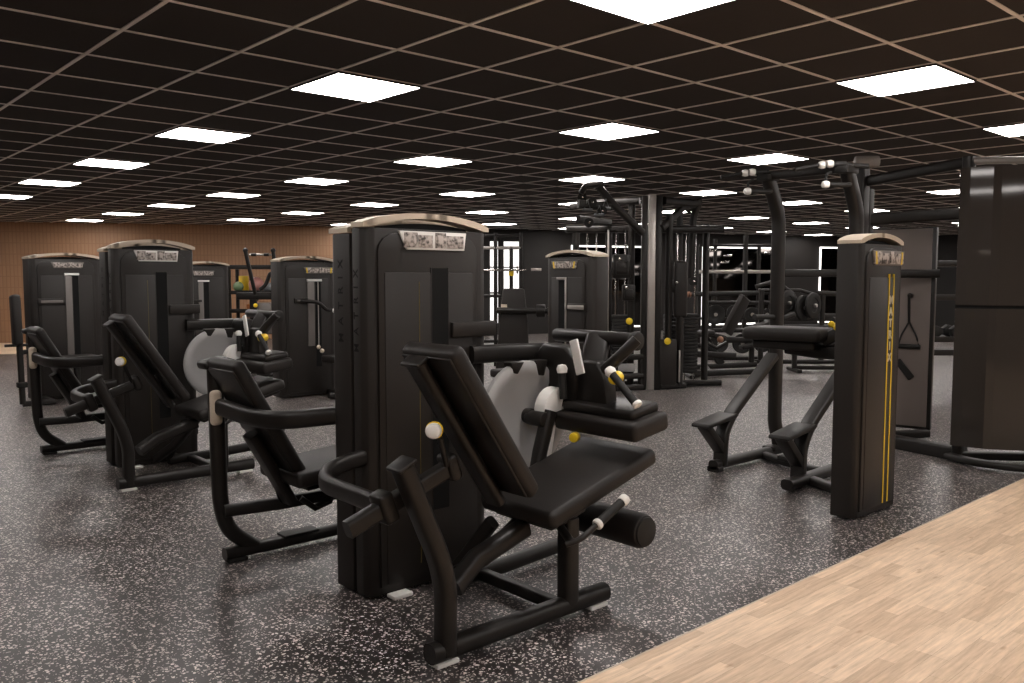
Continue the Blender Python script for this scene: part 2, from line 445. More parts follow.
    if front_text:
        xa, xb, zt, zb = .31, .38, TH-.17, .06
        b = MB(m); b.box(xa, xa+.010, -.019, -.01, zb, zt, 0); b.box(xb-.010, xb, -.019, -.01, zb, zt, 0); part('accent_stripe', b, 'yellow', tw, 'pair of yellow stripes')
        b = MB(m)
        for i, ch in enumerate('MATRIX'):
            b.text(ch, .068, .0012, frame(((xa+xb)/2, -.0175, zt-.155-.068*i), (1, 0, 0), (0, -1, 0)), 1., .0022)
        part('front_lettering', b, 'glyphw', tw, 'pale stacked lettering')
    return tw

def rotz(x, y, a): 
    m = Matrix.Rotation(a, 4, 'Z'); m.translation = V((x, y, 0)); return m

# ------------------------------------------------------------------ seated leg curl
def foot(b, x, y, ang=0.): b.box(-.05, .05, -.03, .03, 0.001, .018, .004, rotz(x, y, ang))

def make_leg_curl(label, dy):
    t = thing('leg_curl_machine', label, 'gym machine', (2.3, 3.1, 0), 'seated leg curl machines')
    tower(t, rotz(1.95, 3.085, 0), .68, .105, TH=1.615, cham=.045, side_text=(1.08, 1.44, .075, .05), plac=(.16, .53, 1.525, 1.605), slot=(.335, .425, .35, 1.445), thin=.265, plate=(.44, .70, 1.13, 1.20))
    # base frame
    b = MB()
    b.sweep([(1.765, 2.40, .055), (2.70, 2.40, .055)], .075, .075, r=.03)
    b.sweep([(2.30, 2.96, .05), (2.60, 2.95, .05), (3.08, 2.95, .075)], .07, .07, r=.028)
    b.sweep([(2.46, 2.97, .045), (2.46, 2.42, .045)], .06, .05)
    b.sweep([(2.36, 3.08, .05), (2.36, 2.94, .05)], .07, .06)
    f = part('base_frame', b, 'steel', t)
    for x, y in ((1.83, 2.40), (2.64, 2.40), (3.02, 2.95), (2.09, 3.055)):
        b = MB(); foot(b, x, y); part('foot_plate', b, 'white', f, 'pale foot plate')
    b = MB()
    b.sweep([(1.835, 2.40, .04), (1.84, 2.40, .28), (1.81, 2.40, .40), (1.655, 2.40, .755)], .085, .07, up=(1, 0, 0), r=.026, fil=.10)
    b.slab((1.652, 2.40, .762), (.89, 0, .45), (-.45, 0, .89), .082, .088, .016, .007)
    part('side_post', b, 'steel', t)
    b = MB()
    b.sweep([(1.93, 2.47, .24), (2.06, 2.50, .31), (2.34, 2.52, .38)], .07, .075)
    b.sweep([(2.20, 2.92, .08), (2.26, 2.72, .20), (2.36, 2.56, .40)], .06, .06)
    b.sweep([(2.30, 2.95, .08), (2.34, 2.72, .36)], .05, .06)
    part('seat_support', b, 'steel', t)
    b = MB(); b.sweep([(2.475, 2.40, .06), (2.475, 2.40, .42)], .075, .075, r=.02)
    b.slab((2.48, 2.42, .44), (1, 0, .27), (-.27, 0, 1), .14, .10, .04, .008)
    part('seat_post', b, 'steel', t)
    # seat pad, tilted up to the front
    sx = V((.67, 0, .185)).normalized(); sz = V((-sx.z, 0, sx.x))
    c = V((2.245, 2.515, .475))+sx*.36-sz*.03
    b = MB(); b.slab(c, sx, sz, .67, .44, .075, .026); s = part('seat', b, 'vinyl', t)
    b = MB(); b.slab(c-sz*.047, sx, sz, .60, .34, .03, .008); part('seat_plate', b, 'steel', s)
    # backrest
    bx = V((.39, 0, -.585)).normalized(); bz = V((.585, 0, .39)).normalized()
    bc = V((2.02, 2.47, .865))
    b = MB(); b.slab(bc, bx, bz, .70, .32, .07, .026); k = part('backrest', b, 'vinyl', t)
    b = MB(); b.slab(bc-bz*.034, bx, bz, .66, .29, .012, .005); part('back_shell', b, 'steel', k)
    q = bc-bz*.072+V((0, .02, 0))
    b = MB(); b.sweep([q-bx*.33, q+bx*.36], .10, .045, up=bz, r=.025); b.slab(q-bx*.335, bx, bz, .016, .11, .058, .006)
    b.sweep([q+bx*.16-bz*.01, q+bx*.16+bz*.07], .08, .05, up=(0, 1, 0))
    part('backrest_upright', b, 'steel', t)
    # adjusting bar, clamp and the bent tube to the tower
    b = MB(); b.sweep([(1.49, 2.49, .545), (1.96, 2.49, .705)], .05, .062, r=.012); part('adjuster_bar', b, 'steel', t)
    b = MB(); b.slab((1.64, 2.49, .598), (.947, 0, .322), (-.322, 0, .947), .06, .085, .115, .015)
    part('bar_clamp', b, 'steel', t)
    b = MB(); b.slab((1.93, 2.49, .70), (.947, 0, .322), (-.322, 0, .947), .05, .08, .105, .015); part('bar_clamp', b, 'steel', t)
    b = MB(); b.sweep([(2.03, 3.14, .635), (1.78, 3.11, .61), (1.66, 2.96, .595), (1.64, 2.50, .60)], .05, .07, r=.02, fil=.16); part('tower_arm', b, 'steel', t)
    b = MB(); b.tube([(1.90, 2.47, .71), (1.84, 2.43, .83)], .011); lv = part('adjuster_lever', b, 'steel', t)
    b = MB(); b.lathe((1.832, 2.45, .855), (1.772, 2.39, .855), [(0, 0), (0, .018), (.008, .028), (.03, .030), (.042, .024), (.05, 0)], 18); part('lever_knob', b, 'white', lv, 'white and yellow knob')
    b = MB(); b.lathe((1.834, 2.451, .855), (1.80, 2.417, .855), [(0, 0), (0, .031), (.016, .0325), (.017, 0)], 18); part('knob_ring', b, 'yellow', lv, 'yellow ring')
    # cam plate at the knee axis
    b = MB(); b.lathe((2.66, 2.885, .76), (2.66, 2.845, .76), [(0, 0), (0, .245), (.008, .262), (.03, .262), (.04, .250), (.04, .205), (.036, .20), (.036, 0)], 40); cp = part('cam_plate', b, 'silver', t, 'large silver grey disc')
    b = MB(); b.cyl((2.66, 2.86, .77), (2.66, 2.805, .77), .035); part('cam_hub', b, 'steel', cp)
    # arm from tower to the thigh pad carrier
    b = MB(); b.sweep([(2.50, 3.06, 1.045), (2.70, 3.04, 1.045), (2.84, 2.98, 1.045), (2.90, 2.86, 1.05)], .06, .085, r=.024, fil=.12)
    b.prism([(2.60, .965), (2.64, 1.02), (2.555, 1.02), (2.575, .97)], -2.90, -2.84, Matrix(((1, 0, 0, 0), (0, 0, -1, 0), (0, 1, 0, 0), (0, 0, 0, 1))), .006)
    b.prism([(2.765, .945), (2.79, 1.02), (2.71, 1.02), (2.73, .95)], -2.90, -2.84, Matrix(((1, 0, 0, 0), (0, 0, -1, 0), (0, 1, 0, 0), (0, 0, 0, 1))), .006)
    part('carrier_arm', b, 'steel', t)
    b = MB(); mm = Matrix(((0, 0, 1, 0), (1, 0, 0, 0), (0, 1, 0, 0), (0, 0, 0, 1)))   # polygon in Y,Z extruded along X
    b.prism([(2.68, .81), (2.80, .80), (2.92, .84), (2.965, .93), (2.955, 1.04), (2.90, 1.095), (2.74, 1.09), (2.68, 1.02)], 2.80, 2.90, mm, .022)
    part('carrier_housing', b, 'steel', t)
    b = MB(); b.sweep([(2.70, 2.74, .80), (2.64, 2.74, .62), (2.60, 2.74, .45)], .06, .06, up=(0, 1, 0)); b.cyl((2.655, 2.83, .765), (2.655, 2.72, .765), .034); part('roller_link', b, 'steel', t)
    b = MB()
    arc = [(2.765+.10*math.cos(a), .785+.115*math.sin(a)) for a in [math.radians(x) for x in range(70, 176, 15)]]+[(2.76+.05*math.cos(a), .76+.03*math.sin(a)) for a in [math.radians(x) for x in range(175, 69, -15)]]
    xz = Matrix(((1, 0, 0, 0), (0, 0, 1, 0), (0, 1, 0, 0), (0, 0, 0, 1)))
    b.prism(arc, 2.74, 2.81, xz, .006); b.sweep([(2.75, 2.775, .80), (2.70, 2.775, .56)], .05, .05, up=(0, 1, 0)); part('range_cam', b, 'white', t, 'pale curved range plate')
    # thigh pad
    b = MB(); b.slab((2.86, 2.52, .765), (1, 0, .15), (-.15, 0, 1), .24, .49, .085, .024); tp = part('thigh_pad', b, 'vinyl', t)
    b = MB(); b.slab((2.87, 2.53, .825), (1, 0, .15), (-.15, 0, 1), .19, .42, .05, .018); part('thigh_pad_plate', b, 'steel', tp)
    b = MB(); b.prism([(2.50, .83), (2.71, .83), (2.70, .96), (2.665, 1.03), (2.56, 1.03), (2.52, .95)], 2.82, 2.90, mm, .016); part('carrier_column', b, 'steel', t)
    b = MB()
    b.sweep([(2.86, 2.56, .98), (2.885, 2.475, 1.06), (2.93, 2.425, 1.13)], .07, .05, r=.018); b.sweep([(2.86, 2.62, 1.0), (2.90, 2.64, 1.08), (2.945, 2.66, 1.13)], .12, .05, r=.018)
    part('bracket_arm', b, 'steel', t)
    b = MB(); b.cyl((2.95, 2.95, 1.125), (2.95, 2.46, 1.125), .032); cb = part('cross_tube', b, 'steel', t)
    b = MB(); b.cyl((2.95, 2.465, 1.12), (2.95, 2.43, 1.12), .042); part('tube_end_cap', b, 'rubber', cb)
    b = MB(); b.slab((2.79, 2.655, 1.045), (0, .30, 1), (-1, 0, 0), .16, .05, .012, .004); part('angle_scale', b, 'white', t, 'pale strip with scale')
    for (p0, p1) in (((2.765, 2.715, .85), (2.765, 2.725, .975)), ((2.80, 2.315, .865), (2.80, 2.455, .985))):
        b = MB(); b.tube([p0, p1], .0175); h = part('grip_handle', b, 'rubber', t)
        d = (V(p1)-V(p0)).normalized()
        b = MB(); b.lathe(V(p1)-d*.006, V(p1)+d*.04, [(0, 0), (0, .022), (.02, .026), (.036, .018), (.04, 0)], 16); part('handle_tip', b, 'white', h, 'white grip tip')
    b = MB(); b.cyl((2.80, 2.305, .86), (2.80, 2.32, .873), .022); part('handle_collar', b, 'white', t, 'white grip collar')
    b = MB(); b.cyl((2.86, 2.47, .965), (2.80, 2.445, .965), .028); part('release_knob', b, 'yellow', t, 'yellow round knob')
    b = MB(); b.cyl((2.76, 2.63, .69), (2.72, 2.61, .69), .022); part('pop_pin', b, 'yellow', t, 'small yellow pin')
    # ankle roller, its links and the seat side handle
    b = MB(); b.cyl((2.84, 2.76, .31), (2.84, 2.29, .31), .076, 32, .02); r = part('ankle_roller', b, 'vinyl', t)
    b = MB(); b.cyl((2.84, 2.295, .31), (2.84, 2.283, .31), .064, 32, .004); part('roller_end', b, 'rubber', r)
    b = MB(); b.sweep([(2.62, 2.80, .52), (2.74, 2.80, .36), (2.84, 2.79, .31)], .05, .04, up=(0, 1, 0)); b.cyl((2.84, 2.82, .31), (2.84, 2.75, .31), .03); part('roller_lever', b, 'steel', t)
    b = MB(); b.tube([(2.36, 2.30, .355), (2.40, 2.26, .375), (2.64, 2.25, .49)], .012, .03); b.sweep([(2.42, 2.40, .40), (2.38, 2.29, .36)], .03, .03); sh = part('seat_handle', b, 'steel', t)
    b = MB(); b.tube([(2.50, 2.255, .423), (2.635, 2.25, .487)], .019); part('handle_sleeve', b, 'rubber', sh)
    for p, q in (((2.485, 2.255, .416), (2.505, 2.255, .425)), ((2.63, 2.25, .485), (2.66, 2.25, .499))):
        b = MB(); b.cyl(p, q, .023); part('sleeve_collar', b, 'white', sh, 'white collar')
    return t

# ------------------------------------------------------------------ leg extension whose tower stands back to back with the leg curl
def make_leg_ext(label):
    t = thing('leg_extension_machine', label, 'gym machine', (2.3, 3.4, 0), 'leg extension machines')
    m = rotz(2.63, 3.375, PI)
    tw = tower(t, m, .68, .165, cham=.03, slot=(.30, .39, .35, 1.42), plac=(.16, .53, 1.505, 1.585), TH=1.595)
    b = MB(); b.text('MATRIX', .055, .0005, frame((1.9498, 3.285, 1.30), (0, 0, 1), (-1, 0, 0)), 2.2, .001); part('side_lettering', b, 'glyph', tw, 'dark raised vertical lettering')
    b = MB()
    b.sweep([(1.70, 4.0, .045), (2.95, 4.0, .045)], .065, .06, r=.024)
    b.sweep([(2.60, 3.42, .045), (2.60, 4.0, .045)], .06, .05)
    f = part('base_frame', b, 'steel', t)
    b = MB(); b.box(2.0, 2.2, 3.955, 4.045, .07, .085, .006); part('foot_board', b, 'rubber', f)
    for x in (1.76, 2.88):
        b = MB(); foot(b, x, 4.0); part('foot_plate', b, 'rubber', f)
    b = MB(); b.sweep([(1.86, 4.0, .05), (1.72, 4.0, .16), (1.685, 4.0, .30), (1.675, 4.0, .99)], .075, .06, up=(0, 1, 0), r=.024, fil=.12)
    b.slab((1.665, 4.0, .995), (1, 0, .2), (-.2, 0, 1), .12, .11, .04, .015); p = part('side_post', b, 'steel', t)
    b = MB(); b.box(1.634, 1.69, 3.945, 3.99, .695, .865, .02, None, 3); part('arm_plate', b, 'beige', p, 'beige plate on the post')
    b = MB(); b.sweep([(1.675, 3.955, .785), (1.685, 3.62, .77), (1.75, 3.46, .77), (2.03, 3.35, .785)], .055, .082, r=.024, fil=.16); part('tower_arm', b, 'steel', t)
    b = MB(); b.sweep([(1.69, 3.97, .27), (1.95, 3.92, .27), (2.28, 3.86, .285)], .055, .06); b.sweep([(1.98, 3.90, .29), (1.92, 3.85, .42)], .06, .06)
    b.sweep([(2.05, 3.88, .29), (2.12, 3.86, .23), (2.20, 3.86, .25), (2.24, 3.86, .36)], .05, .03); part('seat_support', b, 'steel', t)
    bx = V((.32, 0, -.57)).normalized(); bz = V((.57, 0, .32)).normalized(); bc = V((1.80, 3.82, .735))
    b = MB(); b.slab(bc, bx, bz, .66, .33, .065, .026); k = part('backrest', b, 'vinyl', t)
    b = MB(); b.slab(bc-bz*.032, bx, bz, .60, .29, .012, .005); part('back_shell', b, 'steel', k)
    b = MB(); b.sweep([bc-bz*.07+bx*.05, bc-bz*.07+bx*.46], .10, .05, up=bz); part('backrest_upright', b, 'steel', t)
    b = MB(); b.slab((2.20, 3.80, .465), (1, 0, .07), (-.07, 0, 1), .62, .42, .075, .026); s = part('seat', b, 'vinyl', t)
    b = MB(); b.slab((2.22, 3.82, .405), (1, 0, .07), (-.07, 0, 1), .48, .30, .03, .008); part('seat_plate', b, 'steel', s)
    b = MB(); b.sweep([(2.44, 4.0, .05), (2.44, 3.92, .40)], .07, .07); part('seat_post', b, 'steel', t)
    b = MB(); b.cyl((2.62, 3.62, .30), (2.62, 4.02, .30), .07, 28, .02); part('ankle_roller', b, 'vinyl', t)
    b = MB(); b.sweep([(2.50, 3.60, .45), (2.60, 3.60, .32)], .05, .04); part('roller_lever', b, 'steel', t)
    return t

DY = 3.42
curl = make_leg_curl('black seated leg curl in the foreground nearest the pale wood floor', 0)
ext = make_leg_ext('black leg extension backed onto the nearest tower, seat left of the foreground leg curl')
curl2 = dup(curl, None, (0, DY, 0), 'black seated leg curl in the second row behind the foreground pair')
ext2 = dup(ext, None, (0, DY+.05, 0), 'black leg extension behind the second row leg curl, nearer the tan wall')

for r in (curl2, ext2):                 # the towers of the second row are narrower
    for ch in r.children:
        if ch.name.startswith('weight_tower'): ch.scale.x = .88
# ------------------------------------------------------------------ further towers in the rows
def silver_station(name, label, m, w, d, **k):
    t = thing(name, label, 'gym machine', m.translation, None)
    tower(t, m, w, d, **k)
    return t
# third row, by the tan wall: shoulder press style machine with a pad on its far side
m4 = rotz(2.41, 10.75, 0)
s4 = silver_station('triceps_machine', 'black machine with grey guide rail, farthest left before the tan wall', m4, .76, .34, TH=1.62, plac=(.21, .56, 1.515, 1.585), slot=(.43, .49, .35, 1.43), rail=(.35, .42, .2, 1.43), plate=(.06, .34, 1.10, 1.17), plac_tone='grey')
b = MB(); b.slab((2.17, 10.36, .95), (0, .1, 1), (-1, 0, .1), .55, .15, .09, .03); part('backrest', b, 'vinyl', s4)
b = MB(); b.sweep([(2.19, 10.36, .70), (2.20, 10.36, .04)], .06, .06); b.sweep([(2.2, 10.36, .04), (2.5, 10.36, .04), (2.5, 10.75, .04)], .06, .06); b.sweep([(2.05, 10.36, .68), (2.34, 10.36, .68)], .03, .03)
b.sweep([(2.2, 10.36, .60), (2.42, 10.60, .60), (2.42, 10.80, .60)], .05, .05)
part('side_frame', b, 'steel', s4)
b = MB(); b.slab((2.2, 10.36, .25), (1, 0, 0), (0, 0, 1), .10, .08, .06, .01); part('foot_rest', b, 'rubber', s4)
b = MB(); b.slab((2.75, 10.35, .50), (1, 0, 0), (0, 0, 1), .45, .36, .07, .025); part('seat', b, 'vinyl', s4)
b = MB(); b.sweep([(2.75, 10.35, .47), (2.75, 10.35, .03), (2.75, 10.75, .04)], .07, .07); part('seat_post', b, 'steel', s4)
# tower behind the second row leg curl
m5 = rotz(5.22, 13.5, 0)
s5 = silver_station('abdominal_machine', 'black machine behind the second row leg curl, beside the accessory shelf', m5, .72, .30, TH=1.60, plac=(.10, .46, 1.44, 1.52), slot=(.28, .36, .35, 1.34), rail=(.19, .27, .2, 1.34), plate=(.12, .24, 1.02, 1.06), plac_tone='grey')
b = MB(); b.slab((5.5, 13.1, .55), (1, 0, 0), (0, 0, 1), .5, .4, .07, .025); part('seat', b, 'vinyl', s5)
b = MB(); b.sweep([(5.5, 13.1, .52), (5.5, 13.1, .04), (5.5, 13.5, .04)], .07, .07); b.sweep([(5.3, 12.9, .04), (5.8, 12.9, .04)], .06, .06); b.sweep([(5.5, 12.9, .04), (5.5, 13.1, .04)], .06, .06); part('seat_post', b, 'steel', s5)
# tower between, with cable handle and a seat
m6 = rotz(4.60, 9.10, 0)
s6 = silver_station('seated_row_machine', 'black machine with hanging cable grip, standing behind the left side of the nearest tower', m6, .74, .22, TH=1.59, plac=(.30, .70, 1.455, 1.53), slot=(.45, .52, .35, 1.36), rail=(.34, .43, .6, 1.36), plate=(.17, .34, 1.11, 1.17), plac_tone='gold')
b = MB(); b.tube([(4.84, 9.06, 1.14), (5.02, 8.96, 1.12), (5.12, 8.94, 1.02), (5.24, 8.92, 1.03), (5.32, 8.90, 1.12)], .022, .05); part('lever_arm', b, 'steel', s6)
for p in ((5.33, 8.9, 1.15), (5.20, 8.915, 1.02)):
    b = MB(); b.ball(p, .028); part('arm_knob', b, 'white', s6, 'white knob')
b = MB(); b.tube([(5.06, 9.04, 1.36), (5.06, 9.04, .60)], .006); part('cable', b, 'alu', s6)
b = MB(); b.ball((5.05, 9.03, .585), .025); b.ball((5.09, 9.02, .54), .028); part('cable_grip', b, 'beige', s6, 'pale cable ends')
b = MB(); b.slab((5.22, 8.72, .46), (1, 0, 0), (0, 0, 1), .44, .36, .08, .025); part('seat', b, 'vinyl', s6)
b = MB(); b.sweep([(5.22, 8.72, .43), (5.22, 8.72, .05)], .09, .09); b.sweep([(5.0, 8.72, .04), (5.5, 8.72, .04)], .07, .06); b.sweep([(5.22, 8.72, .04), (5.22, 9.1, .04)], .07, .06); part('seat_post', b, 'steel', s6)
# tower facing left in the middle of the hall
m8 = rotz(5.9, 6.05, -PI/2)
s8 = silver_station('chest_press_machine', 'black machine facing left in the middle of the hall, before the cable rig', m8, .63, .22, TH=1.60, plac=(.10, .45, 1.49, 1.565), slot=(.20, .29, .35, 1.38), plate=(.33, .56, 1.09, 1.16), plac_tone='gold')
b = MB(m8); b.box(.292, .305, -.03, 0, .35, 1.39, .003); b.box(.18, .305, -.032, 0, 1.385, 1.41, .004); part('slot_border', b, 'alu', s8, 'silver slot border')
b = MB(m8); b.box(.34, .55, -.042, -.034, 1.105, 1.145, .003); part('range_bar_inlay', b, 'alu', s8)
b = MB(); b.slab((5.45, 5.95, .50), (1, 0, 0), (0, 0, 1), .40, .40, .08, .025); part('seat', b, 'vinyl', s8)
b = MB(); b.sweep([(5.45, 5.95, .47), (5.45, 5.95, .045)], .08, .08); b.sweep([(5.1, 5.95, .04), (5.95, 5.95, .04)], .07, .06); b.sweep([(5.2, 5.7, .035), (5.2, 6.2, .035)], .06, .06); part('seat_post', b, 'steel', s8)

# ------------------------------------------------------------------ chin and dip assist
t = thing('chin_dip_machine', 'black chin and dip assist machine with yellow striped tower beside the wood floor', 'gym machine', (4.95, 2.6, 0))
tower(t, rotz(4.69, 2.26, 0), .535, .15, TH=1.595, cham=.03, plac=(.09, .50, 1.475, 1.56), slot=None, front_text=True, plac_tone='gold', peak=.045)
b = MB()
b.sweep([(5.16, 3.55, .05), (6.22, 3.55, .05)], .08, .07, r=.028)
b.sweep([(5.02, 2.88, .05), (6.16, 2.92, .05)], .09, .07, r=.028)
b.sweep([(5.80, 3.55, .04), (5.62, 3.10, .04), (5.60, 2.90, .04)], .07, .055)
b.sweep([(5.1, 2.40, .04), (5.3, 2.88, .04)], .08, .06)
f = part('base_frame', b, 'steel', t)
b = MB(); b.box(5.60, 5.76, 3.20, 3.30, .06, .10, .01); part('foot_pad', b, 'rubber', f)
for (y, nm) in ((3.55, 0), (2.93, 1)):
    b = MB()
    b.sweep([(5.16, y, .02), (5.22, y, .02)], .10, .04)
    pth = [(6.06, y, .05), (6.04, y, .14), (5.98, y, .26), (5.975, y, 1.88), (5.88, y, 2.04), (5.80, y, 2.18)]
    b.sweep(pth, .085, .105, up=(1, 0, 0), r=.028, fil=.10)
    b.box(5.90, 6.18, y-.06, y+.06, .05, .09, .012)
    p = part('upright', b, 'steel', t)
    b = MB()
    b.sweep([(5.25, y, .04), (5.26, y, .27), (5.36, y, .40), (5.93, y, .80)], .10, .055, up=(1, 0, 0), r=.012, fil=.12)
    part('step_strut', b, 'steel', t)
    b = MB()
    xz = Matrix(((1, 0, 0, 0), (0, 0, 1, 0), (0, 1, 0, 0), (0, 0, 0, 1)))
    b.prism([(5.02, .335), (5.36, .375), (5.40, .40), (5.36, .415), (5.03, .365)], y-.06, y+.10, xz, .010)
    b.prism([(5.02, .335), (5.09, .345), (5.25, .19), (5.24, .12)], y-.045, y+.05, xz, .008)
    part('step', b, 'steel', t)
    # chin handles
    b = MB()
    b.tube([(5.80, y, 2.17), (5.80, y, 2.20), (5.68, y+.13, 2.195)], .021, .02); b.tube([(5.68, y+.13, 2.195), (5.56, y+.25, 2.165)], .015); b.tube([(5.80, y, 2.19), (5.92, y-.10, 2.185)], .018)
    b.box(5.72, 5.90, y-.05, y+.05, 2.13, 2.18, .015)
    b.tube([(5.82, y-.02, 2.06), (5.78, y-.02, 2.05), (5.64, y+.06, 2.05)], .018, .03); b.tube([(5.70, y+.06, 2.14), (5.645, y+.07, 2.12), (5.645, y+.06, 2.05)], .010, .03)
    part('chin_handles', b, 'rubber', t)
    for q in ((5.685, y+.125, 2.195), (5.71, y+.08, 2.20), (5.63, y+.065, 2.05)):
        b = MB(); b.lathe(V(q)+V((.02, -.015, 0)), V(q)+V((-.02, .015, 0)), [(0, 0), (0, .024), (.02, .028), (.042, .022), (.05, 0)], 16); part('handle_tip', b, 'white', t, 'pale round handle end')
    # dip handles
    b = MB(); b.tube([(5.95, y, 1.10), (5.66, y+.0, 1.11)], .02); part('dip_handle', b, 'rubber', t)
b = MB(); b.sweep([(5.80, 3.55, 2.17), (5.80, 2.93, 2.17)], .05, .06); part('head_bar', b, 'steel', t)
b = MB(); b.slab((5.07, 2.92, 1.04), (.12, -1, 0), (0, 0, 1), .52, .32, .085, .03); kp = part('knee_pad', b, 'vinyl', t)
b = MB(); b.slab((5.08, 2.92, .97), (.12, -1, 0), (0, 0, 1), .42, .22, .06, .015); part('pad_plate', b, 'steel', kp)
b = MB(); b.sweep([(5.10, 2.95, .95), (5.13, 2.75, .93), (5.15, 2.36, .93)], .07, .09); part('lever_arm', b, 'steel', t)
b = MB(); b.sweep([(5.10, 2.70, 1.0), (5.13, 2.60, 1.06), (5.16, 2.58, .92)], .05, .08, fil=.03); part('pad_bracket', b, 'steel', t)
b = MB(); b.cyl((5.13, 2.66, 1.11), (5.09, 2.64, 1.11), .02); b.cyl((5.13, 2.63, 1.09), (5.09, 2.61, 1.09), .016); part('release_knob', b, 'yellow', t, 'yellow release knob')

# ------------------------------------------------------------------ functional trainer at the right edge
t = thing('cable_trainer', 'tall black cable trainer with faceted smoked shroud at the right edge', 'gym machine', (7.1, 2.4, 0))
cx, cy = 7.20, 2.10
arc = [(6.795, 2.54), (6.80, 2.47), (6.825, 2.32), (6.845, 2.27), (7.12, 1.86), (7.17, 1.81), (7.45, 1.63), (7.55, 1.62)]
inner = [(x+.022, y+.010) for x, y in arc[::-1]]
b = MB(); b.prism(arc+inner, 1.20, 2.22); part('upper_shroud', b, 'smoke', t, 'glossy faceted upper shroud')
b = MB(); b.prism(arc+inner, .13, 1.175); part('lower_shroud', b, 'smoke', t, 'glossy faceted lower shroud')
b = MB(); b.prism([(x+.012, y+.006) for x, y in arc]+[(x+.02, y+.01) for x, y in arc[::-1]], 1.165, 1.21); part('seam_strip', b, 'void', t)
for o in t.children:
    if 'shroud' in o.name:
        for p in o.data.polygons: p.use_smooth = False
b = MB()
b.sweep([(6.90, 2.52, .0), (6.90, 2.52, 2.31)], .10, .075, up=(0, 1, 0), r=.02)
b.sweep([(7.62, 1.70, .0), (7.62, 1.70, 2.31)], .10, .075, up=(0, 1, 0), r=.02)
part('upright', b, 'steel', t)
b = MB(); b.sweep([(6.90, 2.52, 2.28), (7.62, 1.70, 2.28)], .06, .05); part('top_rail', b, 'alu', t, 'pale top rail')
b = MB()
b.sweep([(6.82, 2.56, .04), (6.72, 2.35, .04), (6.74, 2.05, .04), (6.95, 1.75, .04), (7.3, 1.50, .04)], .09, .05, r=.02, fil=.15)
b.sweep([(6.90, 2.52, .05), (7.10, 3.36, .05)], .10, .11, r=.02)
b.sweep([(6.90, 2.52, .04), (7.62, 1.70, .04)], .08, .06)
b.prism([(6.86, .06), (7.02, .06), (6.90, .42), (6.86, .46)], 2.49, 2.55, Matrix(((1, 0, 0, 0), (0, 0, 1, 0), (0, 1, 0, 0), (0, 0, 0, 1))), .006)
part('base_frame', b, 'steel', t)
b = MB()
for zz in (.12+.048*k for k in range(20)): b.box(7.20, 7.45, 2.0, 2.14, zz, zz+.042, .004, frame((0, 0, 0)))
part('weight_stack', b, 'rubber', t)
b = MB()
for x, y in ((7.25, 2.07), (7.40, 2.07)): b.cyl((x, y, .05), (x, y, 2.26), .012, 12)
b.sweep([(7.2, 2.13, .05), (7.45, 2.0, .05)], .06, .05); b.sweep([(7.2, 2.13, 2.26), (7.5, 1.9, 2.26)], .06, .05)
part('guide_rods', b, 'chrome', t)
# second column with head roller, two overhead beams and the storage board
b = MB(); b.sweep([(7.02, 3.40, .0), (7.02, 3.40, 2.33)], .12, .085, up=(0, 1, 0), r=.02); b.sweep([(7.20, 3.43, .0), (7.20, 3.43, 2.16)], .10, .07, up=(0, 1, 0), r=.02)
part('column', b, 'steel', t)
b = MB(); b.cyl((7.10, 3.30, 2.37), (6.97, 3.45, 2.37), .05, 20, .015); part('head_roller', b, 'rollergrey', t, 'grey head roller')
b = MB(); b.sweep([(7.04, 3.36, 2.21), (6.90, 2.55, 2.27)], .07, .085, r=.02); part('overhead_beam', b, 'steel', t)
b = MB(); b.sweep([(7.20, 3.43, 1.90), (7.62, 3.0, 1.94), (7.75, 1.9, 1.95)], .08, .10, r=.02); part('overhead_beam', b, 'steel', t)
b = MB(); b.sweep([(7.10, 3.36, .05), (7.62, 3.04, .05)], .08, .07); part('board_foot', b, 'steel', t)
b = MB(); b.sweep([(7.35, 3.45, 1.44), (7.60, 2.98, 1.44)], .06, .075); part('board_bracket', b, 'steel', t)
bm = frame((7.66, 3.05, 0), (-.16, .98, 0), (0, 0, 1))
b = MB(bm); b.box(-.02, .55, -.03, .03, .075, 1.84, .008); bd = part('storage_board', b, 'steel', t)
b = MB(bm); b.box(.012, .545, .028, .034, .10, 1.83, .002); part('board_face', b, 'greyboard', bd, 'grey board face')
def hook(m, x, z):
    b = MB(m); b.cyl((x, .03, z), (x, .075, z), .022); return b
part('hook', hook(bm, .17, 1.25), 'steel', bd)
part('hook', hook(bm, .38, .98), 'steel', bd)
o = MB(bm); o.tube([(.17, .098, 1.26), (.172, .06, 1.02)], .011)
o.tube([(.172, .055, 1.02), (.235, .055, .90), (.255, .055, .82)], .008, .05); o.tube([(.172, .055, 1.02), (.11, .055, .90), (.09, .055, .82)], .008, .05)
o.cyl((.075, .055, .805), (.27, .055, .805), .02)
solo('stirrup_grip', o, 'rubber', (7.62, 3.2, 1.24), 'black stirrup cable handle hanging on the grey storage board', 'cable grip')
o = MB(bm); o.tube([(.38, .10, 1.0), (.365, .088, .90), (.31, .07, .79)], .012, .06); o.ball((.30, .07, .765), .03)
solo('triceps_rope', o, 'rubber', (7.60, 3.4, .98), 'black rope with ball end hanging on the grey board below the stirrup handle', 'cable attachment')
o = MB(bm); o.tube([(.42, .05, .80), (.36, .05, .72), (.29, .05, .70)], .014, .04); o.slab((.20, .05, .60), (-.16, 0, -.20), (0, 1, 0), .20, .06, .025, .01); o.tube([(.29, .05, .70), (.24, .05, .65)], .012)
solo('ankle_strap', o, 'rubber', (7.60, 3.4, .7), 'black strap attachment lowest on the grey storage board', 'cable attachment')

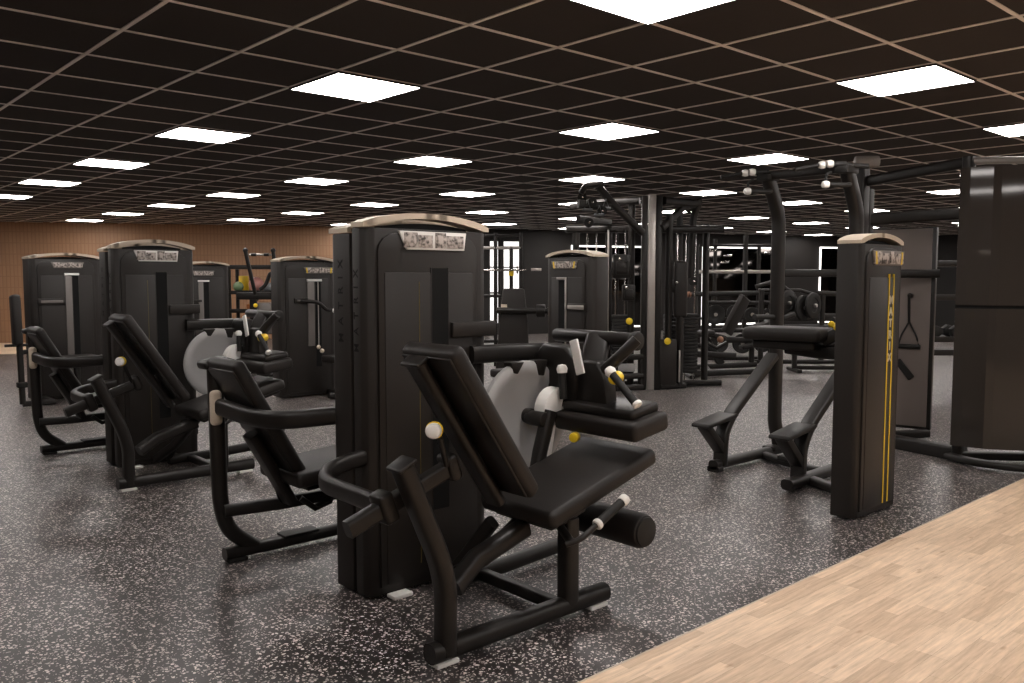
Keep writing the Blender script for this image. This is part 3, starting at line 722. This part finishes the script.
# ------------------------------------------------------------------ multi station cable rig in the middle distance
t = thing('cable_rig', 'tall multi station cable rig with pale grey column and overhead pulley arms', 'gym machine', (8.41, 6.74, 0))
S2 = .743; C2 = .669
def rg(px, d, z):       # a place on the rig: metres to the right of its column as seen along the hall, metres deeper
    return V((8.41+px*S2+d*C2, 6.74-px*C2+d*S2, z))
b = MB(frame(rg(0, 0, 0), (S2, -C2, 0))); b.box(-.048, .048, -.02, .03, 0, 2.44, .012); part('column_face', b, 'alu', t, 'pale grey column')
b = MB(frame(rg(0, 0, 0), (S2, -C2, 0))); b.box(-.12, -.05, .0, .09, 0, 2.42, .008); b.box(.05, .13, .0, .09, 0, 2.42, .008); part('column', b, 'steel', t)
b = MB(); b.sweep([rg(-.12, -.02, 1.96), rg(-.55, -.30, 2.32), rg(-.72, -.42, 2.50)], .07, .085, fil=.05); b.sweep([rg(-.66, -.40, 2.52), rg(-.86, -.46, 2.50), rg(-.92, -.46, 2.40)], .07, .07, fil=.1)
part('overhead_arm', b, 'steel', t)
b = MB(); b.sweep([rg(.12, .0, 2.02), rg(.42, .3, 2.28), rg(.70, .5, 2.40)], .07, .085, fil=.05); b.sweep([rg(.70, .5, 2.40), rg(.62, .52, 2.20), rg(.60, .52, 1.40)], .07, .09, fil=.08, up=(1, 0, 0))
part('overhead_arm', b, 'steel', t)
for a, z in ((-.90, 2.36), (-.78, 2.30), (-.66, 2.20), (-.82, 2.06), (.62, 1.36), (.55, 2.30)):
    b = MB(); p = rg(a, -.42 if a < 0 else .45, z); b.lathe(p-V((C2, S2, 0))*.02, p+V((C2, S2, 0))*.02, [(0, 0), (0, .055), (.015, .045), (.025, .045), (.04, .055), (.04, 0)], 20); pl = part('pulley', b, 'rubber', t)
    b = MB(); b.cyl(p-V((C2, S2, 0))*.03, p+V((C2, S2, 0))*.03, .014); part('pulley_bolt', b, 'chrome', pl)
b = MB(); b.sweep([rg(-1.05, .25, 2.02), rg(.95, .25, 2.02)], .10, .09); b.sweep([rg(-.95, -.45, 2.28), rg(-.55, -.3, 2.26)], .07, .10); b.sweep([rg(-.95, -.42, 2.10), rg(-.5, .2, 2.10)], .06, .09)
b.sweep([rg(-.15, .05, 2.36), rg(-.60, .25, 2.36), rg(-1.0, .3, 2.30)], .09, .08); b.sweep([rg(.15, .05, 2.36), rg(.62, .45, 2.36)], .09, .10)
part('cross_beam', b, 'steel', t)
for a, d, z1 in ((-.50, .30, 2.05), (-.92, .25, 2.05), (-.23, .15, 2.40), (.42, .40, 2.30), (.235, .10, 2.2), (.80, .55, 2.10)):
    b = MB(); b.sweep([rg(a, d, 0), rg(a, d, z1)], .075, .075, up=(1, 0, 0)); part('upright', b, 'steel', t)
for a, d in ((-.36, .22), (-.72, .25), (.32, .30), (.60, .55)):
    b = MB()
    m = frame(rg(a, d, 0), (S2, -C2, 0))
    for k in range(17): b.box(-.10, .10, -.06, .06, .16+.046*k, .16+.046*k+.040, .004, m)
    ws = part('weight_stack', b, 'rubber', t)
    b = MB()
    for s in (-.06, .06): b.cyl(m @ V((s, 0, .05)), m @ V((s, 0, 2.02)), .009, 10)
    part('guide_rods', b, 'chrome', ws, 'chrome guide rods')
b = MB(); b.cyl(rg(-.54, .0, .55), rg(-.54, .0, 2.0), .012, 10); part('guide_tube', b, 'alu', t, 'pale guide tube')
for a, d, z, w, h in ((-.36, .10, 1.55, .22, .30), (-.28, .02, 1.22, .16, .2), (.36, .12, 1.30, .18, .16)):
    b = MB(frame(rg(a, d, z), (S2, -C2, 0))); b.box(-w/2, w/2, -.03, .03, -h/2, h/2, .015); b.box(-w/3, w/3, -.05, -.02, -h/3, h/5, .008); part('pulley_carriage', b, 'steel', t)
    b = MB(); b.ball(rg(a-.03, d-.06, z+h*.3), .022); part('carriage_bolt', b, 'chrome', t)
for a, d, z in ((-.28, -.05, .87), (.20, -.04, .62)):
    b = MB(); b.lathe(rg(a, d, z), rg(a, d-.05, z), [(0, 0), (0, .02), (.02, .042), (.04, .042), (.05, .03), (.05, 0)], 16); part('pop_pin', b, 'yellow', t, 'yellow knob')
b = MB(frame(rg(.21, 0, 0), (S2, -C2, 0))); b.box(-.14, .12, .0, .05, .06, .64, .012); part('stack_guard', b, 'panel', t)
b = MB(frame(rg(.24, 0, 0), (S2, -C2, 0))); b.box(.115, .135, -.01, .03, .10, .50, .004); part('guard_edge', b, 'alu', t, 'pale guard edge')
b = MB(frame(rg(.42, .1, 1.2), (S2, -C2, 0))); b.box(-.12, .05, -.05, .05, -.30, .42, .04, None, 3); part('back_pad', b, 'vinyl', t)
b = MB(); b.sweep([rg(.385, .1, .95), rg(.385, .12, .03)], .09, .08, up=(1, 0, 0)); part('pad_post', b, 'steel', t)
b = MB()
for p, q in ((rg(-.45, -.15, .04), rg(-.10, .02, .04)), (rg(-.48, -.1, .04), rg(-.5, .5, .04)), (rg(.12, .02, .04), rg(.47, .15, .04)), (rg(-1.0, .3, .04), rg(1.0, .45, .04)), (rg(-.46, -.12, .42), rg(-.1, .02, .42)), (rg(-.46, -.12, .18), rg(-.1, .02, .18))):
    b.sweep([p, q], .07, .07)
for a in (-.46, -.12): b.sweep([rg(a, -.12 if a < -.3 else .02, .02), rg(a, -.12 if a < -.3 else .02, .45)], .06, .06, up=(1, 0, 0))
part('base_frame', b, 'steel', t)
b = MB(frame(rg(-.28, .02, .28), (S2, -C2, 0))); b.box(-.12, .09, -.03, .03, -.05, .05, .01); part('foot_board', b, 'silver', t, 'pale foot board')
for a, d, z in ((-.84, -.45, 2.22), (-.70, -.45, 2.16), (-.62, -.42, 2.24)):
    b = MB(); b.tube([rg(a, d, z+.1), rg(a-.04, d, z), rg(a+.04, d, z-.01), rg(a, d, z+.1)], .009); b.cyl(rg(a-.06, d, z-.01), rg(a+.06, d, z-.01), .017); part('cable_grip', b, 'bluegrey', t, 'grey cable grip')
b = MB()
for (p, q) in ((rg(-.86, -.45, 2.40), rg(-.86, -.45, 2.25)), (rg(-.40, .1, 2.0), rg(-.40, .1, .9)), (rg(.62, .45, 1.36), rg(.50, .4, .95)), (rg(-.32, .05, 2.0), rg(-.28, .02, 1.3))): b.tube([p, q], .005)
part('cable', b, 'rubber', t)

# ------------------------------------------------------------------ things behind
def bar_rack(name, label, cx, cy, ang, w, h, levels, mats='steel', dpt=.45):
    t = thing(name, label, 'rack', (cx, cy, 0)); m = rotz(cx, cy, ang)
    for x in (-w/2, w/2):
        for y in (0, dpt):
            b = MB(m); b.sweep([(x, y, 0), (x, y, h)], .06, .06, up=(1, 0, 0)); part('upright', b, mats, t)
    for z in levels:
        b = MB(m); b.box(-w/2, w/2, -.03, dpt+.03, z-.02, z+.02, .006); b.box(-w/2, w/2, -.04, -.03, z-.02, z+.05, .004); part('shelf', b, mats, t)
    return t, m
AV = math.atan2(-.669, .743)      # square on to the hall axis
sh, ms = bar_rack('accessory_shelf', 'black accessory shelf holding balls and boxes before the tan wall', 6.62, 14.05, AV, .86, 1.62, (.45, .82, 1.14, 1.58))
def on(m, x, y, z): return m @ V((x, y, z))
def place(name, mk, mt, p, lab, cat, grp=None):
    b = MB(); mk(b, p); return solo(name, b, mt, p, lab, cat, grp)
place('storage_box', lambda b, p: b.box(p.x-.06, p.x+.06, p.y-.08, p.y+.08, p.z, p.z+.28, .01), 'yellow', on(ms, -.27, .30, 1.164), 'yellow box on the accessory shelf beside the pink ball', 'box')
place('exercise_ball', lambda b, p: b.ball(p+V((0, 0, .132)), .13), 'pink', on(ms, -.02, .2, 1.16), 'pale pink ball on the upper part of the accessory shelf', 'ball', 'balls on the accessory shelf')
place('exercise_ball', lambda b, p: b.ball(p+V((0, 0, .09)), .09), 'green', on(ms, -.29, .06, 1.164), 'small green ball on the left end of the accessory shelf', 'ball', 'balls on the accessory shelf')
place('foam_roller', lambda b, p: b.cyl(p+V((-.02, .06, .08)), p+V((.10, -.06, .08)), .08), 'bluegrey', on(ms, .22, .04, 1.164), 'grey foam roller on the right end of the accessory shelf', 'foam roller')
place('storage_box', lambda b, p: b.box(p.x-.12, p.x+.12, p.y-.1, p.y+.1, p.z, p.z+.10, .01), 'orange', on(ms, -.05, .22, .844), 'low orange box on the middle shelf of the accessory shelf', 'box')
place('storage_box', lambda b, p: b.box(p.x-.10, p.x+.10, p.y-.1, p.y+.1, p.z, p.z+.16, .01), 'orange', on(ms, -.26, .2, .474), 'tall orange box on the lowest shelf near the left tower', 'box')
place('storage_box', lambda b, p: b.box(p.x-.14, p.x+.14, p.y-.1, p.y+.1, p.z, p.z+.2, .01), 'bluegrey', on(ms, .2, .2, .474), 'grey box on the lowest shelf of the accessory shelf', 'box')

# second accessory shelf seen between the two left towers
sh2, ms2 = bar_rack('accessory_shelf', 'black accessory shelf seen in the gap between the two leftmost towers', 4.55, 16.2, AV, .9, 1.62, (.45, .82, 1.14, 1.58))
place('storage_box', lambda b, p: b.box(p.x-.09, p.x+.09, p.y-.08, p.y+.08, p.z, p.z+.26, .01), 'plaster', on(ms2, -.22, .15, 1.164), 'white box on the shelf between the two leftmost towers', 'box')
place('storage_box', lambda b, p: b.box(p.x-.09, p.x+.09, p.y-.08, p.y+.08, p.z, p.z+.14, .01), 'orange', on(ms2, -.22, .15, .844), 'orange box below the white box between the two leftmost towers', 'box')
place('exercise_ball', lambda b, p: b.ball(p+V((0, 0, .12)), .12), 'yellow', on(ms2, .1, .15, 1.164), 'yellow ball on the shelf between the two leftmost towers', 'ball', 'balls on the accessory shelf')

# upright frame with high bar before the tan wall
t = thing('high_bar_machine', 'black machine with two leaning uprights and high bar before the tan wall', 'gym machine', (5.45, 11.3, 0)); mm = rotz(5.42, 11.3, AV)
for x, x2 in ((-.20, -.08), (.19, .24)):
    b = MB(mm); b.sweep([(x, 0, 1.78), (x2, 0, 1.2), (x2, .1, 1.1)], .05, .05, up=(0, 1, 0)); b.ball((x, 0, 1.79), .035); part('upright', b, 'steel', t)
b = MB(mm); b.cyl((-.15, 0, 1.73), (.17, 0, 1.73), .012); hb = part('high_bar', b, 'alu', t)
for x0, x1 in ((-.12, -.05), (.06, .13)):
    b = MB(mm); b.cyl((x0, 0, 1.73), (x1, 0, 1.73), .022); part('bar_grip', b, 'rubber', hb)
b = MB(mm); b.sweep([(-.02, .05, 1.24), (.06, .05, 1.30), (.13, .05, 1.48), (.20, .05, 1.44), (.24, .05, 1.25)], .05, .06, up=(0, 1, 0), fil=.04); part('lever_arm', b, 'steel', t)
b = MB(mm); b.box(-.34, .28, .0, .12, 1.10, 1.20, .01); b.sweep([(-.12, .06, 1.12), (-.12, .06, .03)], .10, .10); b.sweep([(.2, .06, 1.12), (.2, .06, .03)], .07, .07); b.sweep([(-.3, .06, .03), (.4, .06, .03)], .08, .05); b.sweep([(-.12, -.4, .03), (-.12, .3, .03)], .08, .05)
part('frame', b, 'steel', t)
b = MB(mm); b.box(-.05, .15, -.02, .05, .62, 1.06, .02); part('weight_guard', b, 'rail', t)
b = MB(mm); b.slab((-.10, -.25, .5), (1, 0, 0), (0, 0, 1), .4, .4, .07, .025); part('seat', b, 'vinyl', t)
b = MB(mm); b.ball((-.06, -.05, 1.02), .03); b.ball((.22, -.05, .98), .025); part('knob', b, 'yellow', t, 'yellow knob')

# tower with side arm in front of the bright windows
t = thing('torso_machine', 'dark machine with narrow body and side arm before the bright windows', 'gym machine', (6.72, 7.4, 0)); mm = rotz(6.72, 7.42, AV)
b = MB(mm); b.prism([(-.24, .02), (.20, .02), (.16, .9), (.12, 1.28), (-.13, 1.28), (-.17, .9)], -.12, .12, Matrix(((1, 0, 0, 0), (0, 0, 1, 0), (0, 1, 0, 0), (0, 0, 0, 1))), .02); part('body', b, 'shroud', t)
b = MB(mm); b.cyl((-.2, -.14, 1.03), (.60, -.20, 1.02), .035); b.cyl((.26, -.18, 1.025), (.36, -.19, 1.025), .075); b.cyl((.38, -.19, 1.02), (.62, -.21, 1.02), .05); part('side_arm', b, 'steel', t)
b = MB(mm); b.box(-.15, -.08, -.145, -.115, 1.04, 1.10, .004); part('label_plate', b, 'beige', t, 'small pale plate')
b = MB(mm); b.sweep([(.2, 0, .5), (.36, 0, .05)], .09, .09, up=(0, 1, 0)); b.sweep([(-.3, 0, .035), (.5, 0, .035)], .08, .06); part('base_frame', b, 'steel', t)

# power rack with barbell
t = thing('power_rack', 'tall steel power rack before the bright windows', 'rack', (9.0, 10.1, 0)); mm = rotz(9.0, 10.15, AV)
for x in (-.46, -.15, .10, .25):
    b = MB(mm); b.sweep([(x, 0, 0), (x, 0, 2.12 if x != .10 else 1.9)], .05, .06, up=(1, 0, 0)); part('upright', b, 'alu' if x == -.46 else 'steel', t)
for z in (2.08, 1.88, 1.12, .40):
    b = MB(mm); b.sweep([(-.46, 0, z), (.25, 0, z)], .05, .05); part('crossbar', b, 'alu' if z == 1.88 else 'steel', t)
b = MB(mm); b.sweep([(-.46, -.5, .03), (-.46, .5, .03)], .07, .06); b.sweep([(.25, -.5, .03), (.25, .5, .03)], .07, .06); part('foot', b, 'steel', t)
for z in (1.50, .85):
    b = MB(mm); b.box(.06, .14, -.06, -.03, z-.06, z+.04, .006); part('bar_catch', b, 'yellow' if z > 1 else 'steel', t)
t = thing('barbell', 'steel barbell resting on the power rack before the bright windows', 'barbell', on(mm, 0, -.09, 1.53))
b = MB(mm); b.cyl((-.66, -.09, 1.53), (.34, -.09, 1.53), .016, 16); b.cyl((-.66, -.09, 1.53), (-.40, -.09, 1.53), .026, 16); part('bar', b, 'chrome', t)
b = MB(mm); b.cyl((.18, -.09, 1.53), (.21, -.09, 1.53), .06, 24); part('collar', b, 'chrome', t)

# mirrors with lit borders on the dark wall
def led_mirror(i, x0, x1, top, lab):
    z0, z1 = .16, top
    t = thing('wall_mirror', lab, 'mirror', on(fd, (x0+x1)/2, 0, z0), 'lit mirrors on the dark wall')
    b = MB(fd); b.box(x0, x1, -.03, -.0005, z0, z1, .002); part('mirror_glass', b, 'mirror', t)
    b = MB(fd)
    for a, c, e, f in ((x0-.04, x0, z0, z1), (x1, x1+.04, z0, z1), (x0-.04, x1+.04, z1, z1+.04), (x0-.04, x1+.04, z0-.04, z0)): b.box(a, c, -.035, -.0005, e, f, .002)
    part('light_border', b, 'led', t, 'glowing white border')
for i, (x0, x1, tp, lab) in enumerate(MIR if 'MIR' in globals() else [(2.96, 5.0, 2.2, 'wall mirror with glowing white border behind the cable rig'),
        (6.82, 9.1, 2.22, 'wall mirror with glowing white border between cable rig and chin dip machine'), (10.82, 12.7, 2.26, 'wall mirror with glowing border farthest right behind the chin dip uprights')]):
    led_mirror(i, x0, x1, tp, lab)

b = MB(fd); b.box(1.82, 2.10, -.012, -.0005, 1.585, 1.655, .003); solo('wall_sign', b, 'alu', on(fd, 1.96, 0, 1.62), 'small pale sign on the charcoal wall beside the bright windows', 'sign')
# half rack with storage bars before the mirror
t = thing('squat_rack', 'black squat rack with pale horizontal bars before the lit mirror', 'rack', (14.7, 9.6, 0)); mm = rotz(14.75, 9.65, AV)
for x, h in ((-.75, 2.05), (-.45, 2.18), (.15, 2.25), (.42, 2.05), (.85, 2.1)):
    b = MB(mm); b.sweep([(x, 0, 0), (x, 0, h)], .07 if x != .15 else .16, .07, up=(1, 0, 0)); part('upright', b, 'steel', t)
for z, mt in ((1.53, 'alu'), (2.05, 'steel'), (1.1, 'steel'), (.60, 'steel')):
    b = MB(mm); b.sweep([(-.78, -.03, z), (.9, -.03, z)], .06, .07 if mt == 'alu' else .05); part('crossbar', b, mt, t)
for x, z in ((-.62, 1.95), (-.36, 1.72), (-.30, 1.85), (.5, 1.9)):
    b = MB(mm); b.cyl((x, -.06, z), (x+.16, -.10, z), .022); part('storage_peg', b, 'chrome', t)
for z in (1.50, .62):
    b = MB(mm); b.sweep([(.88, -.03, z), (2.5, -.03, z)], .08, .15); part('crossbar', b, 'steel', t)
b = MB(mm); b.sweep([(2.5, 0, 0), (2.5, 0, 2.1)], .08, .08, up=(1, 0, 0)); part('upright', b, 'steel', t)
b = MB(mm); b.sweep([(-.75, -.6, .03), (-.75, .4, .03)], .07, .06); b.sweep([(.85, -.6, .03), (.85, .4, .03)], .07, .06); part('foot', b, 'steel', t)
t = thing('barbell', 'dark barbell with brown ends lying across the squat rack before the lit mirror', 'barbell', on(mm, -.1, -.5, 1.13))
b = MB(mm); b.cyl((-1.05, -.5, 1.09), (.8, -.5, 1.13), .045, 16); part('bar', b, 'rubber', t)
b = MB(mm); b.cyl((-1.16, -.5, 1.085), (-1.03, -.5, 1.09), .055, 16); part('bar_end', b, 'brownw', t, 'brown bar end')
b = MB(mm); b.sweep([(-.6, -.5, 0), (-.6, -.5, 1.06)], .05, .05, up=(1, 0, 0)); part('bar_stand', b, 'steel', t)
b = MB(mm); b.sweep([(.5, -.5, 0), (.5, -.5, 1.08)], .05, .05, up=(1, 0, 0)); part('bar_stand', b, 'steel', t)

# inclined bench and curl machine between the cable rig and the chin dip machine
t = thing('incline_bench', 'black incline bench with raised back between cable rig and chin dip machine', 'bench', (11.2, 7.4, 0)); mm = rotz(11.2, 7.4, AV)
b = MB(mm); b.slab((.05, 0, .84), (.28, .0, .55), (-.40, .32, .20), .62, .34, .08, .025); part('backrest', b, 'vinyl', t)
b = MB(mm); b.slab((-.28, 0, .53), (1, 0, -.25), (.25, 0, 1), .34, .28, .08, .025); part('seat', b, 'vinyl', t)
b = MB(mm); b.sweep([(-.42, 0, .50), (-.16, 0, .09)], .12, .08, up=(0, 1, 0)); part('leg_plate', b, 'rubber', t)
b = MB(mm); b.sweep([(-.9, 0, .03), (-.2, 0, .06), (.38, 0, .09)], .09, .08); b.sweep([(.30, 0, .06), (.30, 0, .52)], .08, .08, up=(1, 0, 0)); b.sweep([(-.2, 0, .46), (.42, 0, .46)], .08, .09); b.sweep([(-.9, -.3, .03), (-.9, .3, .03)], .07, .06); part('frame', b, 'steel', t)
b = MB(mm); b.ball((-.22, -.16, .48), .05); part('roller_end', b, 'brownw', t, 'brown roller end')
b = MB(mm); b.slab((.35, -.1, .40), (1, 0, .2), (-.2, 0, 1), .5, .25, .06, .02); part('step', b, 'steel', t)
t = thing('low_row_machine', 'low black machine with rollers standing right of the cable rig base', 'gym machine', (10.2, 6.9, 0)); mm = rotz(10.25, 7.0, AV)
b = MB(mm); b.sweep([(-.42, 0, .04), (.75, 0, .09)], .09, .08); b.sweep([(-.42, -.3, .03), (-.42, .3, .03)], .08, .05); b.sweep([(-.35, 0, .05), (-.35, 0, .62)], .08, .08, up=(1, 0, 0)); b.sweep([(-.40, 0, .33), (.25, 0, .30)], .08, .09); part('frame', b, 'steel', t)
b = MB(mm); b.slab((-.25, 0, .62), (1, 0, .1), (-.1, 0, 1), .34, .3, .08, .025); part('seat', b, 'vinyl', t)
b = MB(mm); b.sweep([(-.2, -.1, .5), (-.05, -.1, .42), (.10, -.1, .50)], .07, .05); b.ball((-.30, -.16, .46), .035); part('foot_rest', b, 'steel', t)
b = MB(mm); b.prism([(-.26, .12), (-.12, .12), (-.22, .24)], -.08, -.02, Matrix(((1, 0, 0, 0), (0, 0, 1, 0), (0, 1, 0, 0), (0, 0, 0, 1))), .004); part('foot_wedge', b, 'silver', t, 'pale wedge')

# leg press and loaded plates beyond the chin dip uprights
t = thing('leg_press', 'black plate loaded leg press seen between the chin dip uprights', 'gym machine', (12.9, 7.2, 0)); mm = rotz(12.85, 7.25, AV)
b = MB(mm); b.sweep([(-.7, 0, 1.26), (-.38, 0, 1.36), (-.1, 0, 1.15), (.10, 0, .80)], .07, .07, up=(0, 1, 0)); b.sweep([(-.6, .2, 1.20), (.1, .2, 1.20), (.5, .2, 1.08)], .06, .06, up=(0, 1, 0)); b.sweep([(-.8, 0, .58), (.9, 0, .58)], .10, .12); b.sweep([(-.7, 0, .03), (.9, 0, .03)], .10, .07)
b.sweep([(-.6, 0, .03), (-.6, 0, 1.2)], .08, .08, up=(1, 0, 0)); b.sweep([(.4, 0, .03), (.4, 0, 1.15)], .08, .08, up=(1, 0, 0)); b.sweep([(.3, 0, 1.16), (.8, 0, 1.14)], .08, .08); part('frame', b, 'steel', t)
for x, z in ((-.24, 1.0), (.02, .92), (.18, .96)):
    b = MB(mm); b.lathe((x, -.12, z), (x+.04, -.17, z), [(0, 0), (0, .19), (.01, .21), (.05, .21), (.06, .19), (.06, .12), (.05, .11), (.05, 0)], 28); w = part('weight_plate', b, 'rubber', t)
    b = MB(mm); b.cyl((x+.03, -.15, z), (x+.06, -.20, z), .03); part('plate_hub', b, 'alu', w)
b = MB(mm); b.slab((-.45, -.1, .70), (1, 0, .4), (-.4, 0, 1), .7, .4, .09, .03); part('backrest', b, 'vinyl', t)
for x in (.62, .75):
    b = MB(mm); b.ball((x, -.1, .66), .045); part('knob', b, 'yellow', t, 'yellow knob')

# flat benches on the floor further right
def bench(lab, cx, cy, ang):
    t = thing('flat_bench', lab, 'bench', (cx, cy, 0), 'flat benches at the far right'); m = rotz(cx, cy, ang)
    b = MB(m); b.slab((0, 0, .42), (1, 0, 0), (0, 0, 1), 1.1, .28, .08, .025); part('seat', b, 'vinyl', t)
    b = MB(m); b.sweep([(-.42, 0, .38), (-.42, 0, .04)], .07, .07); b.sweep([(.42, 0, .38), (.42, 0, .04)], .07, .07); b.sweep([(-.42, -.25, .03), (-.42, .25, .03)], .07, .05); b.sweep([(.42, -.25, .03), (.42, .25, .03)], .07, .05); b.sweep([(-.42, 0, .06), (.42, 0, .06)], .06, .06); part('frame', b, 'steel', t)
bench('flat black bench behind the knee pad of the chin dip machine', 12.0, 6.35, AV)
bench('flat black bench seen just left of the striped tower', 14.6, 6.5, AV+.2)
t = thing('plate_tree', 'low black storage rack of weight plates beneath the bar of the squat rack', 'rack', (12.75, 8.3, 0)); mm = rotz(12.75, 8.3, AV)
b = MB(mm); b.sweep([(-.6, 0, .03), (.6, 0, .03)], .3, .06); b.sweep([(-.55, 0, .05), (-.55, 0, 1.0)], .07, .07, up=(1, 0, 0)); b.sweep([(.55, 0, .05), (.55, 0, 1.0)], .07, .07, up=(1, 0, 0)); b.sweep([(-.6, 0, .98), (.6, 0, .98)], .07, .07); b.sweep([(-.6, 0, .50), (.6, 0, .50)], .07, .07); part('frame', b, 'steel', t)
for i, (x, z, r) in enumerate(((-.42, .78, .17), (-.08, .80, .15), (.21, .78, .13), (.46, .78, .10), (-.35, .28, .16), (.05, .28, .17), (.40, .28, .15))):
    c0 = on(mm, x, -.10, z); dd = V((C2, S2, 0))
    pt = thing('weight_plate', 'black round weight plate, %s from left on the %s bar of the plate rack' % (ORD[i if i < 4 else i-4], 'upper' if i < 4 else 'lower'), 'weight plate', c0, 'plates on the low rack')
    b = MB(); b.lathe(c0+dd*.055, c0, [(0, .03), (0, r*.95), (.008, r), (.042, r), (.05, r*.95), (.05, r*.6), (.044, r*.55), (.044, .03)], 28); part('plate_body', b, 'rubber', pt)
    b = MB(); b.lathe(c0+dd*.05, c0-dd*.012, [(0, .0), (0, .03), (.06, .03), (.062, 0)], 14); part('plate_hub', b, 'alu', pt, 'metal hub')

# dumbbell rack right of the storage board
dr, md = bar_rack('dumbbell_rack', 'black dumbbell rack seen between the storage board and smoked shroud', 10.7, 4.05, AV, 1.1, 1.86, (.50, .66, 1.16, 1.56), dpt=.5)
for k in range(4):
    p = on(md, -.36+.24*k, .2, .69)
    d = V((C2, S2, 0))
    tt = thing('dumbbell', 'black hex dumbbell, %s from left on the lower tier of the dumbbell rack' % ORD[k], 'dumbbell', p, 'dumbbells on the rack')
    b = MB(); b.cyl(p-d*.14+V((0, 0, .07)), p-d*.05+V((0, 0, .07)), .075, 6, .012); part('head', b, 'rubber', tt)
    b = MB(); b.cyl(p+d*.05+V((0, 0, .07)), p+d*.14+V((0, 0, .07)), .075, 6, .012); part('head', b, 'rubber', tt)
    b = MB(); b.cyl(p-d*.06+V((0, 0, .07)), p+d*.06+V((0, 0, .07)), .017, 14); part('handle', b, 'chrome', tt)

# ------------------------------------------------------------------ camera, world, view
cam = bpy.data.cameras.new('camera'); co = bpy.data.objects.new('camera', cam); C.objects.link(co)
YAW, PITCH, F = .837184, .0740026, 852.57
cam.sensor_fit = 'HORIZONTAL'; cam.sensor_width = 36; cam.lens = F*36/1024; cam.clip_start = .05; cam.clip_end = 200
co.location = (0, 0, CAMH)
co.rotation_euler = (PI/2-PITCH, 0, YAW-PI/2)
sc = bpy.context.scene; sc.camera = co
w = bpy.data.worlds.new('world'); sc.world = w; w.use_nodes = True
w.node_tree.nodes['Background'].inputs['Color'].default_value = (.9, .95, 1, 1); w.node_tree.nodes['Background'].inputs['Strength'].default_value = .05
sc.view_settings.view_transform = 'Standard'; sc.view_settings.look = 'None'; sc.view_settings.gamma = 1; sc.view_settings.use_curve_mapping = False
sc.view_settings.exposure = 0.0
